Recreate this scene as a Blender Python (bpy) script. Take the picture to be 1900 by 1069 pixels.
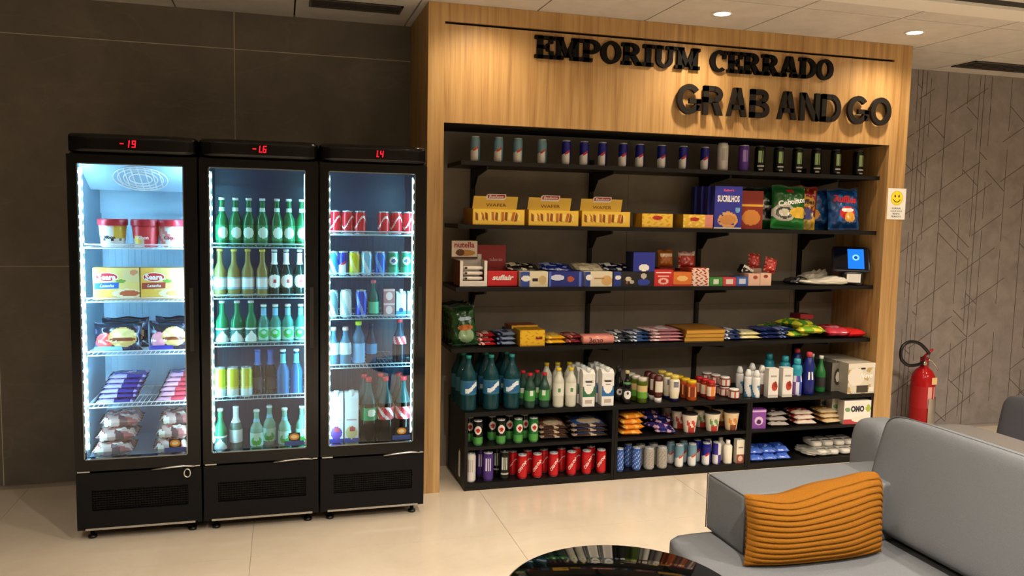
import bpy, bmesh, math, random
from mathutils import Matrix, Vector
for o in list(bpy.data.objects): bpy.data.objects.remove(o)
scene = bpy.context.scene
PI = math.pi
def C(h):
    h = h.lstrip('#')
    return tuple(((int(h[i:i+2], 16)/255)/12.92 if int(h[i:i+2], 16)/255 <= .04045 else ((int(h[i:i+2], 16)/255+.055)/1.055)**2.4) for i in (0, 2, 4))
def link(o): scene.collection.objects.link(o); return o

# ------------------------------------------------------------------ camera
cd = bpy.data.cameras.new('camera'); cam = link(bpy.data.objects.new('camera', cd)); scene.camera = cam
fw = Vector((0.27356884, 0.95763783, -0.08994372)); rt = Vector((0.96183853, -0.27286883, 0.02022973)); up = Vector((0.00517008, 0.09204556, 0.99574138))
m4 = Matrix((rt, up, -fw)).transposed().to_4x4(); m4.translation = Vector((-0.75788, -4.37897, 1.57199))
cam.matrix_world = m4
cd.sensor_width = 36; cd.lens = 1497.82/1900*36; cd.clip_start = .05

# ------------------------------------------------------------------ world, exposure
w = bpy.data.worlds.new('world'); scene.world = w; w.use_nodes = True
w.node_tree.nodes['Background'].inputs[0].default_value = (.6, .62, .7, 1); w.node_tree.nodes['Background'].inputs[1].default_value = .05
vs = scene.view_settings; vs.view_transform = 'Standard'; vs.look = 'None'; vs.gamma = 1; vs.use_curve_mapping = False
vs.exposure = 0.0
CEIL = 2.70
WARM = (1.0, .80, .56); NEUTRAL = (1.0, .88, .74)
# recessed downlights: (x, y, watts, colour). The first two are in view; the others are the rest of the room's grid.
DOWNLIGHTS = [(1.577, -.303, 36, WARM), (2.857, -.306, 36, WARM), (.297, -.303, 28, WARM),
              (.297, -2.1, 70, NEUTRAL), (2.0, -1.75, 70, NEUTRAL), (3.9, -1.3, 120, NEUTRAL), (-1.5, -2.6, 110, NEUTRAL),
              (.3, -3.6, 400, NEUTRAL), (2.2, -3.6, 400, NEUTRAL), (-1.6, -4.3, 200, NEUTRAL), (4.2, -3.4, 380, NEUTRAL),
              (1.2, -5.2, 420, NEUTRAL), (3.2, -5.2, 400, NEUTRAL)]

# ------------------------------------------------------------------ materials
MATS = {}
def newmat(name):
    m = bpy.data.materials.new(name); m.use_nodes = True; nt = m.node_tree
    b = nt.nodes['Principled BSDF']; MATS[name] = m
    return m, nt, b
def N(nt, t, **k):
    n = nt.nodes.new(t)
    for a, v in k.items():
        if hasattr(n, a): setattr(n, a, v)
        else: n.inputs[a].default_value = v
    return n
def colmat(name, rough=.5, metal=0., spec=.5, coat=0., grain=0., bump=0., bscale=300, wrinkle=0.):
    m, nt, b = newmat(name)
    at = N(nt, 'ShaderNodeAttribute', attribute_name='Col')
    src = at.outputs['Color']
    b.inputs['Roughness'].default_value = rough; b.inputs['Metallic'].default_value = metal
    b.inputs['Specular IOR Level'].default_value = spec; b.inputs['Coat Weight'].default_value = coat
    if grain or bump:
        tc = N(nt, 'ShaderNodeTexCoord'); no = N(nt, 'ShaderNodeTexNoise'); no.inputs['Scale'].default_value = bscale; no.inputs['Detail'].default_value = 3
        nt.links.new(tc.outputs['Object'], no.inputs['Vector'])
        if grain:
            mx = N(nt, 'ShaderNodeMix', data_type='RGBA', blend_type='MULTIPLY'); mx.inputs[0].default_value = grain
            nt.links.new(src, mx.inputs[6]); nt.links.new(no.outputs['Fac'], mx.inputs[7]); src = mx.outputs[2]
        if bump:
            bp = N(nt, 'ShaderNodeBump'); bp.inputs['Strength'].default_value = bump; bp.inputs['Distance'].default_value = .002
            nt.links.new(no.outputs['Fac'], bp.inputs['Height']); nt.links.new(bp.outputs[0], b.inputs['Normal'])
            if wrinkle:
                n2 = N(nt, 'ShaderNodeTexNoise'); n2.inputs['Scale'].default_value = 5; n2.inputs['Detail'].default_value = 3; n2.inputs['Distortion'].default_value = .2
                b2 = N(nt, 'ShaderNodeBump'); b2.inputs['Strength'].default_value = wrinkle; b2.inputs['Distance'].default_value = .02
                nt.links.new(tc.outputs['Object'], n2.inputs['Vector']); nt.links.new(n2.outputs['Fac'], b2.inputs['Height']); nt.links.new(b2.outputs[0], bp.inputs['Normal'])
    nt.links.new(src, b.inputs['Base Color'])
    return m
colmat('paper', .5); colmat('film', .22, spec=.6, bump=.25, bscale=60); colmat('can', .26, metal=.2); colmat('plastic', .35)
colmat('matte', .85, spec=.2); colmat('gloss', .14, spec=.3); colmat('satin', .5, spec=.18); colmat('steel', .22, metal=1.0); colmat('letter', .55, spec=.12)
colmat('blackboard', .45, spec=.25, bump=.12, bscale=120); colmat('fabric', .95, spec=.12, grain=.35, bump=.6, bscale=420, wrinkle=.22)
colmat('knit', .95, spec=.1, grain=.4, bump=.8, bscale=260); colmat('mirrorblack', .035, spec=.6); colmat('liner', .35, spec=.4)
colmat('plaster', .9, spec=.1)
# coloured emission (LED beads, digits, lamps, screen)
def emit(name, k):
    m, nt, b = newmat(name); nt.nodes.remove(b)
    at = N(nt, 'ShaderNodeAttribute', attribute_name='Col'); e = N(nt, 'ShaderNodeEmission'); e.inputs[1].default_value = k
    nt.links.new(at.outputs['Color'], e.inputs[0]); nt.links.new(e.outputs[0], nt.nodes['Material Output'].inputs[0])
emit('led', 120.0); emit('led_dim', 85.0); emit('digit', 2.2); emit('lampglow', 18.0); emit('screen', 1.6)
# clear coloured glass / PET: tinted transparency with a real surface over it
def clear(name, frac, rough=.06):
    m, nt, b = newmat(name)
    at = N(nt, 'ShaderNodeAttribute', attribute_name='Col'); t = N(nt, 'ShaderNodeBsdfTransparent'); mx = N(nt, 'ShaderNodeMixShader')
    b.inputs['Roughness'].default_value = rough; b.inputs['Specular IOR Level'].default_value = .7
    nt.links.new(at.outputs['Color'], b.inputs['Base Color']); nt.links.new(at.outputs['Color'], t.inputs[0])
    mx.inputs[0].default_value = 1-frac
    nt.links.new(t.outputs[0], mx.inputs[1]); nt.links.new(b.outputs[0], mx.inputs[2]); nt.links.new(mx.outputs[0], nt.nodes['Material Output'].inputs[0])
clear('bottleglass', .5); clear('pet', .66)
def pane():
    m, nt, b = newmat('pane'); nt.nodes.remove(b)
    t = N(nt, 'ShaderNodeBsdfTransparent'); t.inputs[0].default_value = (.95, .98, .98, 1)
    g = N(nt, 'ShaderNodeBsdfGlossy'); g.inputs['Roughness'].default_value = .02
    f = N(nt, 'ShaderNodeFresnel'); f.inputs[0].default_value = 1.5; mx = N(nt, 'ShaderNodeMixShader')
    nt.links.new(f.outputs[0], mx.inputs[0]); nt.links.new(t.outputs[0], mx.inputs[1]); nt.links.new(g.outputs[0], mx.inputs[2])
    nt.links.new(mx.outputs[0], nt.nodes['Material Output'].inputs[0])
pane()
def ramp(nt, stops):
    r = N(nt, 'ShaderNodeValToRGB')
    while len(r.color_ramp.elements) < len(stops): r.color_ramp.elements.new(.5)
    for e, (p, c) in zip(r.color_ramp.elements, stops): e.position = p; e.color = (*c, 1)
    return r
def wood(name, base, dark, light):
    m, nt, b = newmat(name); tc = N(nt, 'ShaderNodeTexCoord')
    mp = N(nt, 'ShaderNodeMapping'); mp.inputs['Scale'].default_value = (26, 26, 1.1); nt.links.new(tc.outputs['Object'], mp.inputs[0])
    n1 = N(nt, 'ShaderNodeTexNoise'); n1.inputs['Scale'].default_value = 1.0; n1.inputs['Detail'].default_value = 5; n1.inputs['Distortion'].default_value = .6
    mp2 = N(nt, 'ShaderNodeMapping'); mp2.inputs['Scale'].default_value = (150, 150, 3.5); nt.links.new(tc.outputs['Object'], mp2.inputs[0])
    n2 = N(nt, 'ShaderNodeTexNoise'); n2.inputs['Scale'].default_value = 1.0; n2.inputs['Detail'].default_value = 3
    nt.links.new(mp.outputs[0], n1.inputs['Vector']); nt.links.new(mp2.outputs[0], n2.inputs['Vector'])
    ad = N(nt, 'ShaderNodeMath', operation='MULTIPLY_ADD'); ad.inputs[1].default_value = .45; nt.links.new(n2.outputs['Fac'], ad.inputs[0]); nt.links.new(n1.outputs['Fac'], ad.inputs[2])
    r = ramp(nt, [(.42, dark), (.68, base), (.95, light)]); nt.links.new(ad.outputs[0], r.inputs[0]); nt.links.new(r.outputs[0], b.inputs['Base Color'])
    b.inputs['Roughness'].default_value = .42; b.inputs['Specular IOR Level'].default_value = .35
wood('wood', C('#b08a58'), C('#8c673a'), C('#c4a06c'))
def stone(name, a, bcol, c, rough, scale, veins=True, bump=.0):
    m, nt, b = newmat(name); tc = N(nt, 'ShaderNodeTexCoord')
    n1 = N(nt, 'ShaderNodeTexNoise'); n1.inputs['Scale'].default_value = scale; n1.inputs['Detail'].default_value = 8; n1.inputs['Roughness'].default_value = .65; n1.inputs['Distortion'].default_value = .4
    nt.links.new(tc.outputs['Object'], n1.inputs['Vector'])
    r = ramp(nt, [(.3, a), (.55, bcol), (.8, c)]); nt.links.new(n1.outputs['Fac'], r.inputs[0]); out = r.outputs[0]
    if veins:
        n2 = N(nt, 'ShaderNodeTexNoise'); n2.inputs['Scale'].default_value = .9; n2.inputs['Detail'].default_value = 4; n2.inputs['Distortion'].default_value = 1.2
        mp = N(nt, 'ShaderNodeMapping'); mp.inputs['Rotation'].default_value = (0, .75, 0); mp.inputs['Scale'].default_value = (.6, 1, 2.4)
        nt.links.new(tc.outputs['Object'], mp.inputs[0]); nt.links.new(mp.outputs[0], n2.inputs['Vector'])
        rv = ramp(nt, [(.492, (0, 0, 0)), (.5, (.35, .35, .35)), (.508, (0, 0, 0))]); nt.links.new(n2.outputs['Fac'], rv.inputs[0])
        mx = N(nt, 'ShaderNodeMix', data_type='RGBA', blend_type='MIX'); nt.links.new(rv.outputs[0], mx.inputs[0]); nt.links.new(out, mx.inputs[6]); mx.inputs[7].default_value = (*c, 1)
        out = mx.outputs[2]
    nt.links.new(out, b.inputs['Base Color']); b.inputs['Roughness'].default_value = rough; b.inputs['Specular IOR Level'].default_value = .4
    if bump:
        bp = N(nt, 'ShaderNodeBump'); bp.inputs['Strength'].default_value = bump; bp.inputs['Distance'].default_value = .003
        nt.links.new(n1.outputs['Fac'], bp.inputs['Height']); nt.links.new(bp.outputs[0], b.inputs['Normal'])
stone('darktile', C('#5c574e'), C('#6a645a'), C('#797268'), .5, 3.0)
stone('nichetile', C('#7e776b'), C('#8a8275'), C('#968d7f'), .6, 3.5, False)
stone('floortile', C('#c9bba6'), C('#d6c9b5'), C('#dfd4c2'), .12, 1.5, False)
stone('wallpaper', C('#827b77'), C('#908884'), C('#9c9590'), .85, 9.0, False, .3)
stone('ceilingtile', C('#c6c0b8'), C('#d0cac2'), C('#d8d3cb'), .9, 6.0, False)

# ------------------------------------------------------------------ mesh helpers
class MB:
    def __init__(s): s.v = []; s.f = []; s.c = []; s.m = []; s.sm = []
    def add(s, vs_, fs, col, mat, smooth=False):
        o = len(s.v); s.v += [tuple(p) for p in vs_]
        for i, f in enumerate(fs):
            s.f.append(tuple(a+o for a in f)); s.c.append(col[i] if isinstance(col, list) else col); s.m.append(mat); s.sm.append(smooth)
        return s
    def box(s, x0, x1, y0, y1, z0, z1, col, mat='paper', cols=None):
        v = [(x, y, z) for x in (x0, x1) for y in (y0, y1) for z in (z0, z1)]
        f = [(0, 1, 3, 2), (4, 6, 7, 5), (0, 4, 5, 1), (2, 3, 7, 6), (0, 2, 6, 4), (1, 5, 7, 3)]   # left right front back bottom top
        cs = [col]*6
        if cols:
            for k, c in cols.items(): cs[('left', 'right', 'front', 'back', 'bottom', 'top').index(k)] = c
        return s.add(v, f, cs, mat)
    def lathe(s, prof, seg, col, mat, cx=0, cy=0, smooth=True, cap=True):
        # prof: (r, z) bottom to top; col(theta, t, z) or constant; theta 0 faces -y
        n = len(prof); v = []
        for r, z in prof:
            for k in range(seg):
                a = 2*PI*(k+.5)/seg - PI; v.append((cx + r*math.sin(a), cy - r*math.cos(a), z))
        z0, z1 = prof[0][1], prof[-1][1]; f = []; cs = []
        for i in range(n-1):
            zm = (prof[i][1]+prof[i+1][1])/2
            for k in range(seg):
                k2 = (k+1) % seg; f.append((i*seg+k, i*seg+k2, (i+1)*seg+k2, (i+1)*seg+k))
                th = 2*PI*(k+1)/seg - PI
                cs.append(col(th, (zm-z0)/(z1-z0), zm) if callable(col) else col)
        s.add(v, f, cs, mat, smooth)
        if cap:
            cc = col(PI, 1, z1) if callable(col) else col; cb = col(PI, 0, z0) if callable(col) else col
            o = len(s.v)-n*seg
            for ring, c_, rev in ((0, cb, True), (n-1, cc, False)):
                if prof[ring][0] > 1e-4:
                    idx = [o+ring*seg+k for k in range(seg)]
                    s.f.append(tuple(reversed(idx)) if rev else tuple(idx)); s.c.append(c_); s.m.append(mat); s.sm.append(False)
        return s
    def tube(s, pts, r, col, mat, seg=8, closed=False):
        pts = [Vector(p) for p in pts]; n = len(pts); v = []; f = []
        prev = None
        for i, p in enumerate(pts):
            a = pts[(i-1) % n] if (closed or i > 0) else p; b = pts[(i+1) % n] if (closed or i < n-1) else p
            d = (b-a).normalized()
            if prev is None: nrm = d.orthogonal().normalized()
            else: nrm = (prev - d*prev.dot(d)).normalized()
            prev = nrm; bn = d.cross(nrm)
            rr = r[i] if isinstance(r, (list, tuple)) else r
            for k in range(seg):
                an = 2*PI*k/seg; v.append(p + (nrm*math.cos(an)+bn*math.sin(an))*rr)
        for i in range(n if closed else n-1):
            j = (i+1) % n
            for k in range(seg): k2 = (k+1) % seg; f.append((i*seg+k, i*seg+k2, j*seg+k2, j*seg+k))
        if not closed: f.append(tuple(range(seg-1, -1, -1))); f.append(tuple((n-1)*seg+k for k in range(seg)))
        return s.add(v, f, col, mat, True)
    def prism(s, poly, y0, y1, col, mat):
        # poly: (x, z) counter-clockwise seen from -y
        n = len(poly); v = [(x, y0, z) for x, z in poly]+[(x, y1, z) for x, z in poly]
        f = [tuple(range(n)), tuple(range(2*n-1, n-1, -1))]+[(i, i+n, (i+1) % n+n, (i+1) % n) for i in range(n)]
        return s.add(v, f, col, mat)
    def superbox(s, cx, cy, cz, sx, sy, sz, e, col, mat, n=10, fn=None):
        if isinstance(e, (int, float)): e = (e, e, e)
        v = []; f = []; key = {}
        def pt(p):
            q = tuple(round(a, 5) for a in p)
            if q in key: return key[q]
            E_ = e[0]; d = (abs(p[0])**E_+abs(p[1])**E_+abs(p[2])**E_)**(-1/E_)
            P = Vector((p[0]*d*sx/2, p[1]*d*sy/2, p[2]*d*sz/2))
            if fn: P = fn(P)
            key[q] = len(v); v.append((P[0]+cx, P[1]+cy, P[2]+cz)); return key[q]
        for ax in range(3):
            for sg in (-1, 1):
                for i in range(n):
                    for j in range(n):
                        def mk(a, b_):
                            p = [0, 0, 0]; p[ax] = sg; p[(ax+1) % 3] = math.sin((-1+2*a/n)*PI/4)/math.sin(PI/4); p[(ax+2) % 3] = math.sin((-1+2*b_/n)*PI/4)/math.sin(PI/4); return pt(p)
                        q = (mk(i, j), mk(i+1, j), mk(i+1, j+1), mk(i, j+1))
                        f.append(q if sg > 0 else q[::-1])
        return s.add(v, f, col, mat, True)
    def mesh(s, name='m'):
        me = bpy.data.meshes.new(name); me.from_pydata(s.v, [], s.f); names = []
        for m in s.m:
            if m not in names: names.append(m)
        for m in names: me.materials.append(MATS[m])
        ca = me.color_attributes.new('Col', 'FLOAT_COLOR', 'CORNER'); buf = []
        idx = {m: i for i, m in enumerate(names)}
        for p, c, m, sm in zip(me.polygons, s.c, s.m, s.sm):
            p.material_index = idx[m]; p.use_smooth = sm
            buf += [c[0], c[1], c[2], 1.0]*p.loop_total
        ca.data.foreach_set('color', buf); me.update()
        return me
def tomesh(x): return x.mesh() if isinstance(x, MB) else x
def ob(name, me, parent=None, loc=(0, 0, 0), rot=(0, 0, 0)):
    o = bpy.data.objects.new(name, tomesh(me)); link(o); o.location = loc; o.rotation_euler = rot
    if parent: o.parent = parent
    return o
def tag(o, label, cat, group=None, kind=None):
    o['label'] = label; o['category'] = cat
    if group: o['group'] = group
    if kind: o['kind'] = kind
    return o
def thing(name, label, cat, loc=(0, 0, 0), rot=(0, 0, 0), group=None):
    o = link(bpy.data.objects.new(name, None)); o.location = loc; o.rotation_euler = rot; o.empty_display_size = .05
    return tag(o, label, cat, group)
def struct(name, me, parent=None):
    o = ob(name, me, parent)
    if not parent: o['kind'] = 'structure'
    return o
def place(parts, name, label, cat, loc, rot=(0, 0, 0), group=None):
    # parts: [(name, mesh)] - the first is the thing itself, the others its parts
    if not isinstance(rot, tuple): rot = (0, 0, rot)
    r = tag(ob(name, parts[0][1], None, loc, rot), label, cat, group)
    for nm, me in parts[1:]: ob(nm, me, r)
    return r
def P(*parts): return [(n, tomesh(m)) for n, m in parts]
ORD = ['first', 'second', 'third', 'fourth', 'fifth', 'sixth', 'seventh', 'eighth', 'ninth', 'tenth']
# lettering: flat print lying on a surface; fm maps (x, z) on the face to 3D
_fc = {}
def text(s, width, col, x=0, z=0, y=-.001, fm=None, bold=.0, height=None, mat='paper', slant=0, tilt=0):
    cu = bpy.data.curves.new('t', 'FONT'); cu.body = s; cu.align_x = 'CENTER'; cu.align_y = 'CENTER'; cu.resolution_u = 2; cu.offset = bold; cu.shear = slant
    o = bpy.data.objects.new('t', cu); me = bpy.data.meshes.new_from_object(o); bpy.data.objects.remove(o); bpy.data.curves.remove(cu)
    xs = [v.co.x for v in me.vertices]; zs = [v.co.y for v in me.vertices]
    k = width/(max(xs)-min(xs)); mx = (max(xs)+min(xs))/2; mz = (max(zs)+min(zs))/2; kz = height/(max(zs)-min(zs)) if height else k
    mb = MB(); ct, st = math.cos(tilt), math.sin(tilt)
    vv = []
    for v in me.vertices:
        a, b = (v.co.x-mx)*k, (v.co.y-mz)*kz; a, b = a*ct-b*st+x, a*st+b*ct+z
        vv.append(fm(a, b) if fm else (a, y, b))
    mb.add(vv, [tuple(p.vertices) for p in me.polygons], col, mat); bpy.data.meshes.remove(me)
    return mb
def wrap(r):  return lambda a, b: ((r+.0006)*math.sin(a/r), -(r+.0006)*math.cos(a/r), b)
WHITE = C('#f2f2ee'); BLACK = C('#0c0c0d'); RED = C('#c8171e'); SILVER = C('#b9bdc0')
# ================================================================== the room
BK = C('#131214'); SHELFBK = C('#100f0f'); GROUT = C('#8a857b')
GW = .635          # back wall plane
# floor: grout bed with large polished tiles
fl = struct('floor', MB().box(-4.2, 6.2, -7.2, GW+.2, -.06, -.002, C('#a2988a'), 'matte'))
def tile(x0, x1, y0, y1, z0, z1, mat, name, parent): return ob(name, MB().box(x0, x1, y0, y1, z0, z1, WHITE, mat), parent)
fx = [-.903+1.22*k for k in range(-3, 7)]; fy = [-.655+1.22*k for k in range(-6, 2)]
for a in range(len(fx)-1):
    for b in range(len(fy)-1):
        tile(max(fx[a]+.0012, -4.19), min(fx[a+1]-.0012, 6.19), max(fy[b]+.0012, -7.19), min(fy[b+1]-.0012, GW), -.012, 0, 'floortile', 'floor_tile', fl)
# back wall, tiled in large dark slabs
wb = struct('wall_back', MB().box(-4.2, .05, GW+.004, GW+.2, 0, 3.0, C('#c2b9a8'), 'matte'))
wx = [-1.017-1.25*k for k in (3, 2, 1, 0)]+[.05]; wz = [0, 1.235, 2.492, 2.98]
for a in range(4):
    for b in range(3):
        tile(max(wx[a]+.0028, -4.19), wx[a+1]-.0028, GW, GW+.012, wz[b]+.0028, wz[b+1]-.0028, 'darktile', 'wall_tile', wb)
# patterned wall right of the wooden surround
wr = struct('wall_right', MB().box(3.0, 6.2, GW, GW+.2, 0, 3.0, C('#7b7573'), 'wallpaper'))
rnd = random.Random(4); mb = MB()
def strip(x0, z0, x1, z1, hw=.0022):
    d = Vector((x1-x0, z1-z0)).normalized()*hw; n = (-d[1], d[0])
    mb.prism([(x0-n[0], z0-n[1]), (x1-n[0], z1-n[1]), (x1+n[0], z1+n[1]), (x0+n[0], z0+n[1])], GW-.0014, GW+.001, C('#5c524d'), 'matte')
x = 3.16; cols = []
while x < 5.6: cols.append(x); x += rnd.choice([.04, .07, .11, .15, .19])
for i, x in enumerate(cols):
    if i % 3 == 1: strip(x, 0, x, 2.70)
    else:
        z = rnd.uniform(0, .3)
        while z < 2.6:
            l = rnd.uniform(.25, .8); strip(x, z, x, min(2.69, z+l), .0017); z += l+rnd.uniform(.05, .35)
for k in range(-6, 15):            # parallel rising lines, broken into runs
    x = 3.06+rnd.uniform(0, .2)
    while x < 5.5:
        l = rnd.uniform(.12, .42); z0 = .27*k-.9+(x-3.1)*.62+rnd.choice([0, 0, .035]); x1 = min(5.6, x+l); z1 = z0+(x1-x)*.62
        if z0 > .01 and z1 < 2.69: strip(x, z0, x1, z1, .0022)
        x = x1+rnd.choice([.02, .08, .2, .34])
for k in range(60):                # short falling lines closing the triangles
    i = rnd.randrange(len(cols)-2); x0, x1 = cols[i], cols[i+rnd.choice([1, 2])]; z0 = rnd.uniform(.2, 2.6); z1 = z0-(x1-x0)*.8
    if z1 > .02: strip(x0, z0, x1, z1, .0022)
ob('line_relief', mb, wr)
# the unseen rest of the lobby
struct('wall_left', MB().box(-4.4, -4.2, -7.2, GW+.2, 0, 3.0, C('#6b665f'), 'plaster'))
struct('wall_far_right', MB().box(6.2, 6.4, -7.2, GW+.2, 0, 3.0, C('#8b857c'), 'plaster'))
struct('wall_front', MB().box(-4.4, 6.4, -7.4, -7.2, 0, 3.0, C('#a09a90'), 'plaster'))
# ceiling: modular tiles in front of the back wall, then a plaster band, then plain ceiling
ce = struct('ceiling', MB().box(-4.4, 6.4, -7.4, GW+.2, CEIL+.012, CEIL+.2, C('#2f2c29'), 'plaster'))
cx = [-.683+.6455*k for k in range(-5, 11)]; cy = [-.745, -.552, .093, .735]
for a in range(len(cx)-1):
    for b in range(3):
        tile(max(cx[a]+.0045, -4.2), min(cx[a+1]-.0045, 6.2), cy[b]+.0045, cy[b+1]-.0045, CEIL, CEIL+.014, 'ceilingtile', 'ceiling_tile', ce)
ob('plaster_band', MB().box(-4.2, 6.2, -.93, -.755, CEIL-.012, CEIL+.014, C('#e4dfd6'), 'plaster'), ce)
ob('diffuser_slot', MB().box(-4.2, 6.2, -1.02, -.932, CEIL+.004, CEIL+.014, C('#3a3835'), 'matte'), ce)
ob('plaster_field', MB().box(-4.2, 6.2, -7.2, -1.022, CEIL, CEIL+.014, C('#cfc9c0'), 'plaster'), ce)
def vent(x0, x1, y0, y1, label):
    t = thing('air_vent', label, 'air vent', ((x0+x1)/2, (y0+y1)/2, CEIL), group='ceiling air vents'); w_, d_ = (x1-x0)/2, (y1-y0)/2
    m = MB(); g = C('#4a4642')
    m.box(-w_, w_, -d_, -d_+.014, -.008, 0, g, 'plastic').box(-w_, w_, d_-.014, d_, -.008, 0, g, 'plastic').box(-w_, -w_+.014, -d_, d_, -.008, 0, g, 'plastic').box(w_-.014, w_, -d_, d_, -.008, 0, g, 'plastic')
    ob('frame', m, t); ob('backing', MB().box(-w_, w_, -d_, d_, -.0035, -.0005, BK, 'matte'), t)
    n = 5; sl = MB().box(-w_+.014, w_-.014, -.006, .006, -.007, -.0036, C('#35322f'), 'plastic').mesh()
    for k in range(n): ob('slat', sl, t, (0, -d_+2*d_*(k+1)/(n+1), 0))
vent(-.61, -.11, .16, .33, 'dark slatted ceiling vent above the fridges, left of the wooden surround')
vent(3.86, 4.52, .23, .45, 'dark slatted ceiling vent above the patterned grey wall on the right')
# downlights
for i, (x, y, wt, colr) in enumerate(DOWNLIGHTS):
    lab = ['glowing recessed ceiling spotlight above the sign, left of the two in view', 'glowing recessed ceiling spotlight near the right end of the wooden surround'][i] if i < 2 else 'recessed ceiling spotlight of the lobby, ' + ['above the left jamb', 'over the coffee table', 'over the sofa back', 'by the patterned wall', 'in front of the fridges', 'left of the camera', 'right of the camera', 'in the left corner', 'at the far right', 'behind the camera', 'behind the sofa end'][i-2]
    t = thing('downlight', lab, 'ceiling light', (x, y, CEIL), group='recessed ceiling spotlights')
    ob('trim_ring', MB().lathe([(.044, -.001), (.058, -.001), (.058, -.006), (.044, -.004)], 24, WHITE, 'plastic', cap=False), t)
    ob('bulb', MB().lathe([(.0, -.0035), (.043, -.003), (.043, -.0005)], 24, colr, 'lampglow', cap=False), t)
    ld = bpy.data.lights.new('spot', 'SPOT'); ld.energy = wt; ld.color = colr; ld.spot_size = math.radians(150); ld.spot_blend = .9; ld.shadow_soft_size = .04
    lo = link(bpy.data.objects.new('spot_beam', ld)); lo.parent = t; lo.location = (0, 0, -.02)

# ================================================================== wooden surround, alcove, sign
t = thing('wooden_surround', 'honey oak panelled surround framing the black alcove shelves', 'wall panelling')
OL, OR, W, ZO = .09, 2.989, 3.123, 2.067
ob('jamb', MB().box(0, OL, 0, GW-.001, .0, CEIL-.001, WHITE, 'wood'), t)
ob('jamb', MB().box(OR, W, 0, GW-.001, .0, CEIL-.001, WHITE, 'wood'), t)
ob('header_panel', MB().box(OL, OR, 0, .025, ZO, 2.589, WHITE, 'wood'), t)
ob('cornice_panel', MB().box(OL, OR, 0, .025, 2.603, CEIL-.001, WHITE, 'wood'), t)
ob('shadow_slot', MB().box(OL, OR, .02, .04, 2.585, 2.607, BK, 'matte'), t)
ob('soffit', MB().box(OL, OR, .026, .473, ZO, ZO+.03, C('#191715'), 'matte'), t)
wa = ob('alcove_back', MB().box(OL, OR, .484, .6, 0, ZO, C('#37332e'), 'matte'), t)
ax = [OL, 1.396, 2.643, OR]
for a in range(3):
    for z0, z1 in ((0, 1.0), (1.0, ZO)): tile(ax[a]+.001, ax[a+1]-.001, .474, .485, z0+.0008, z1-.0008, 'nichetile', 'wall_panel', wa)

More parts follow.
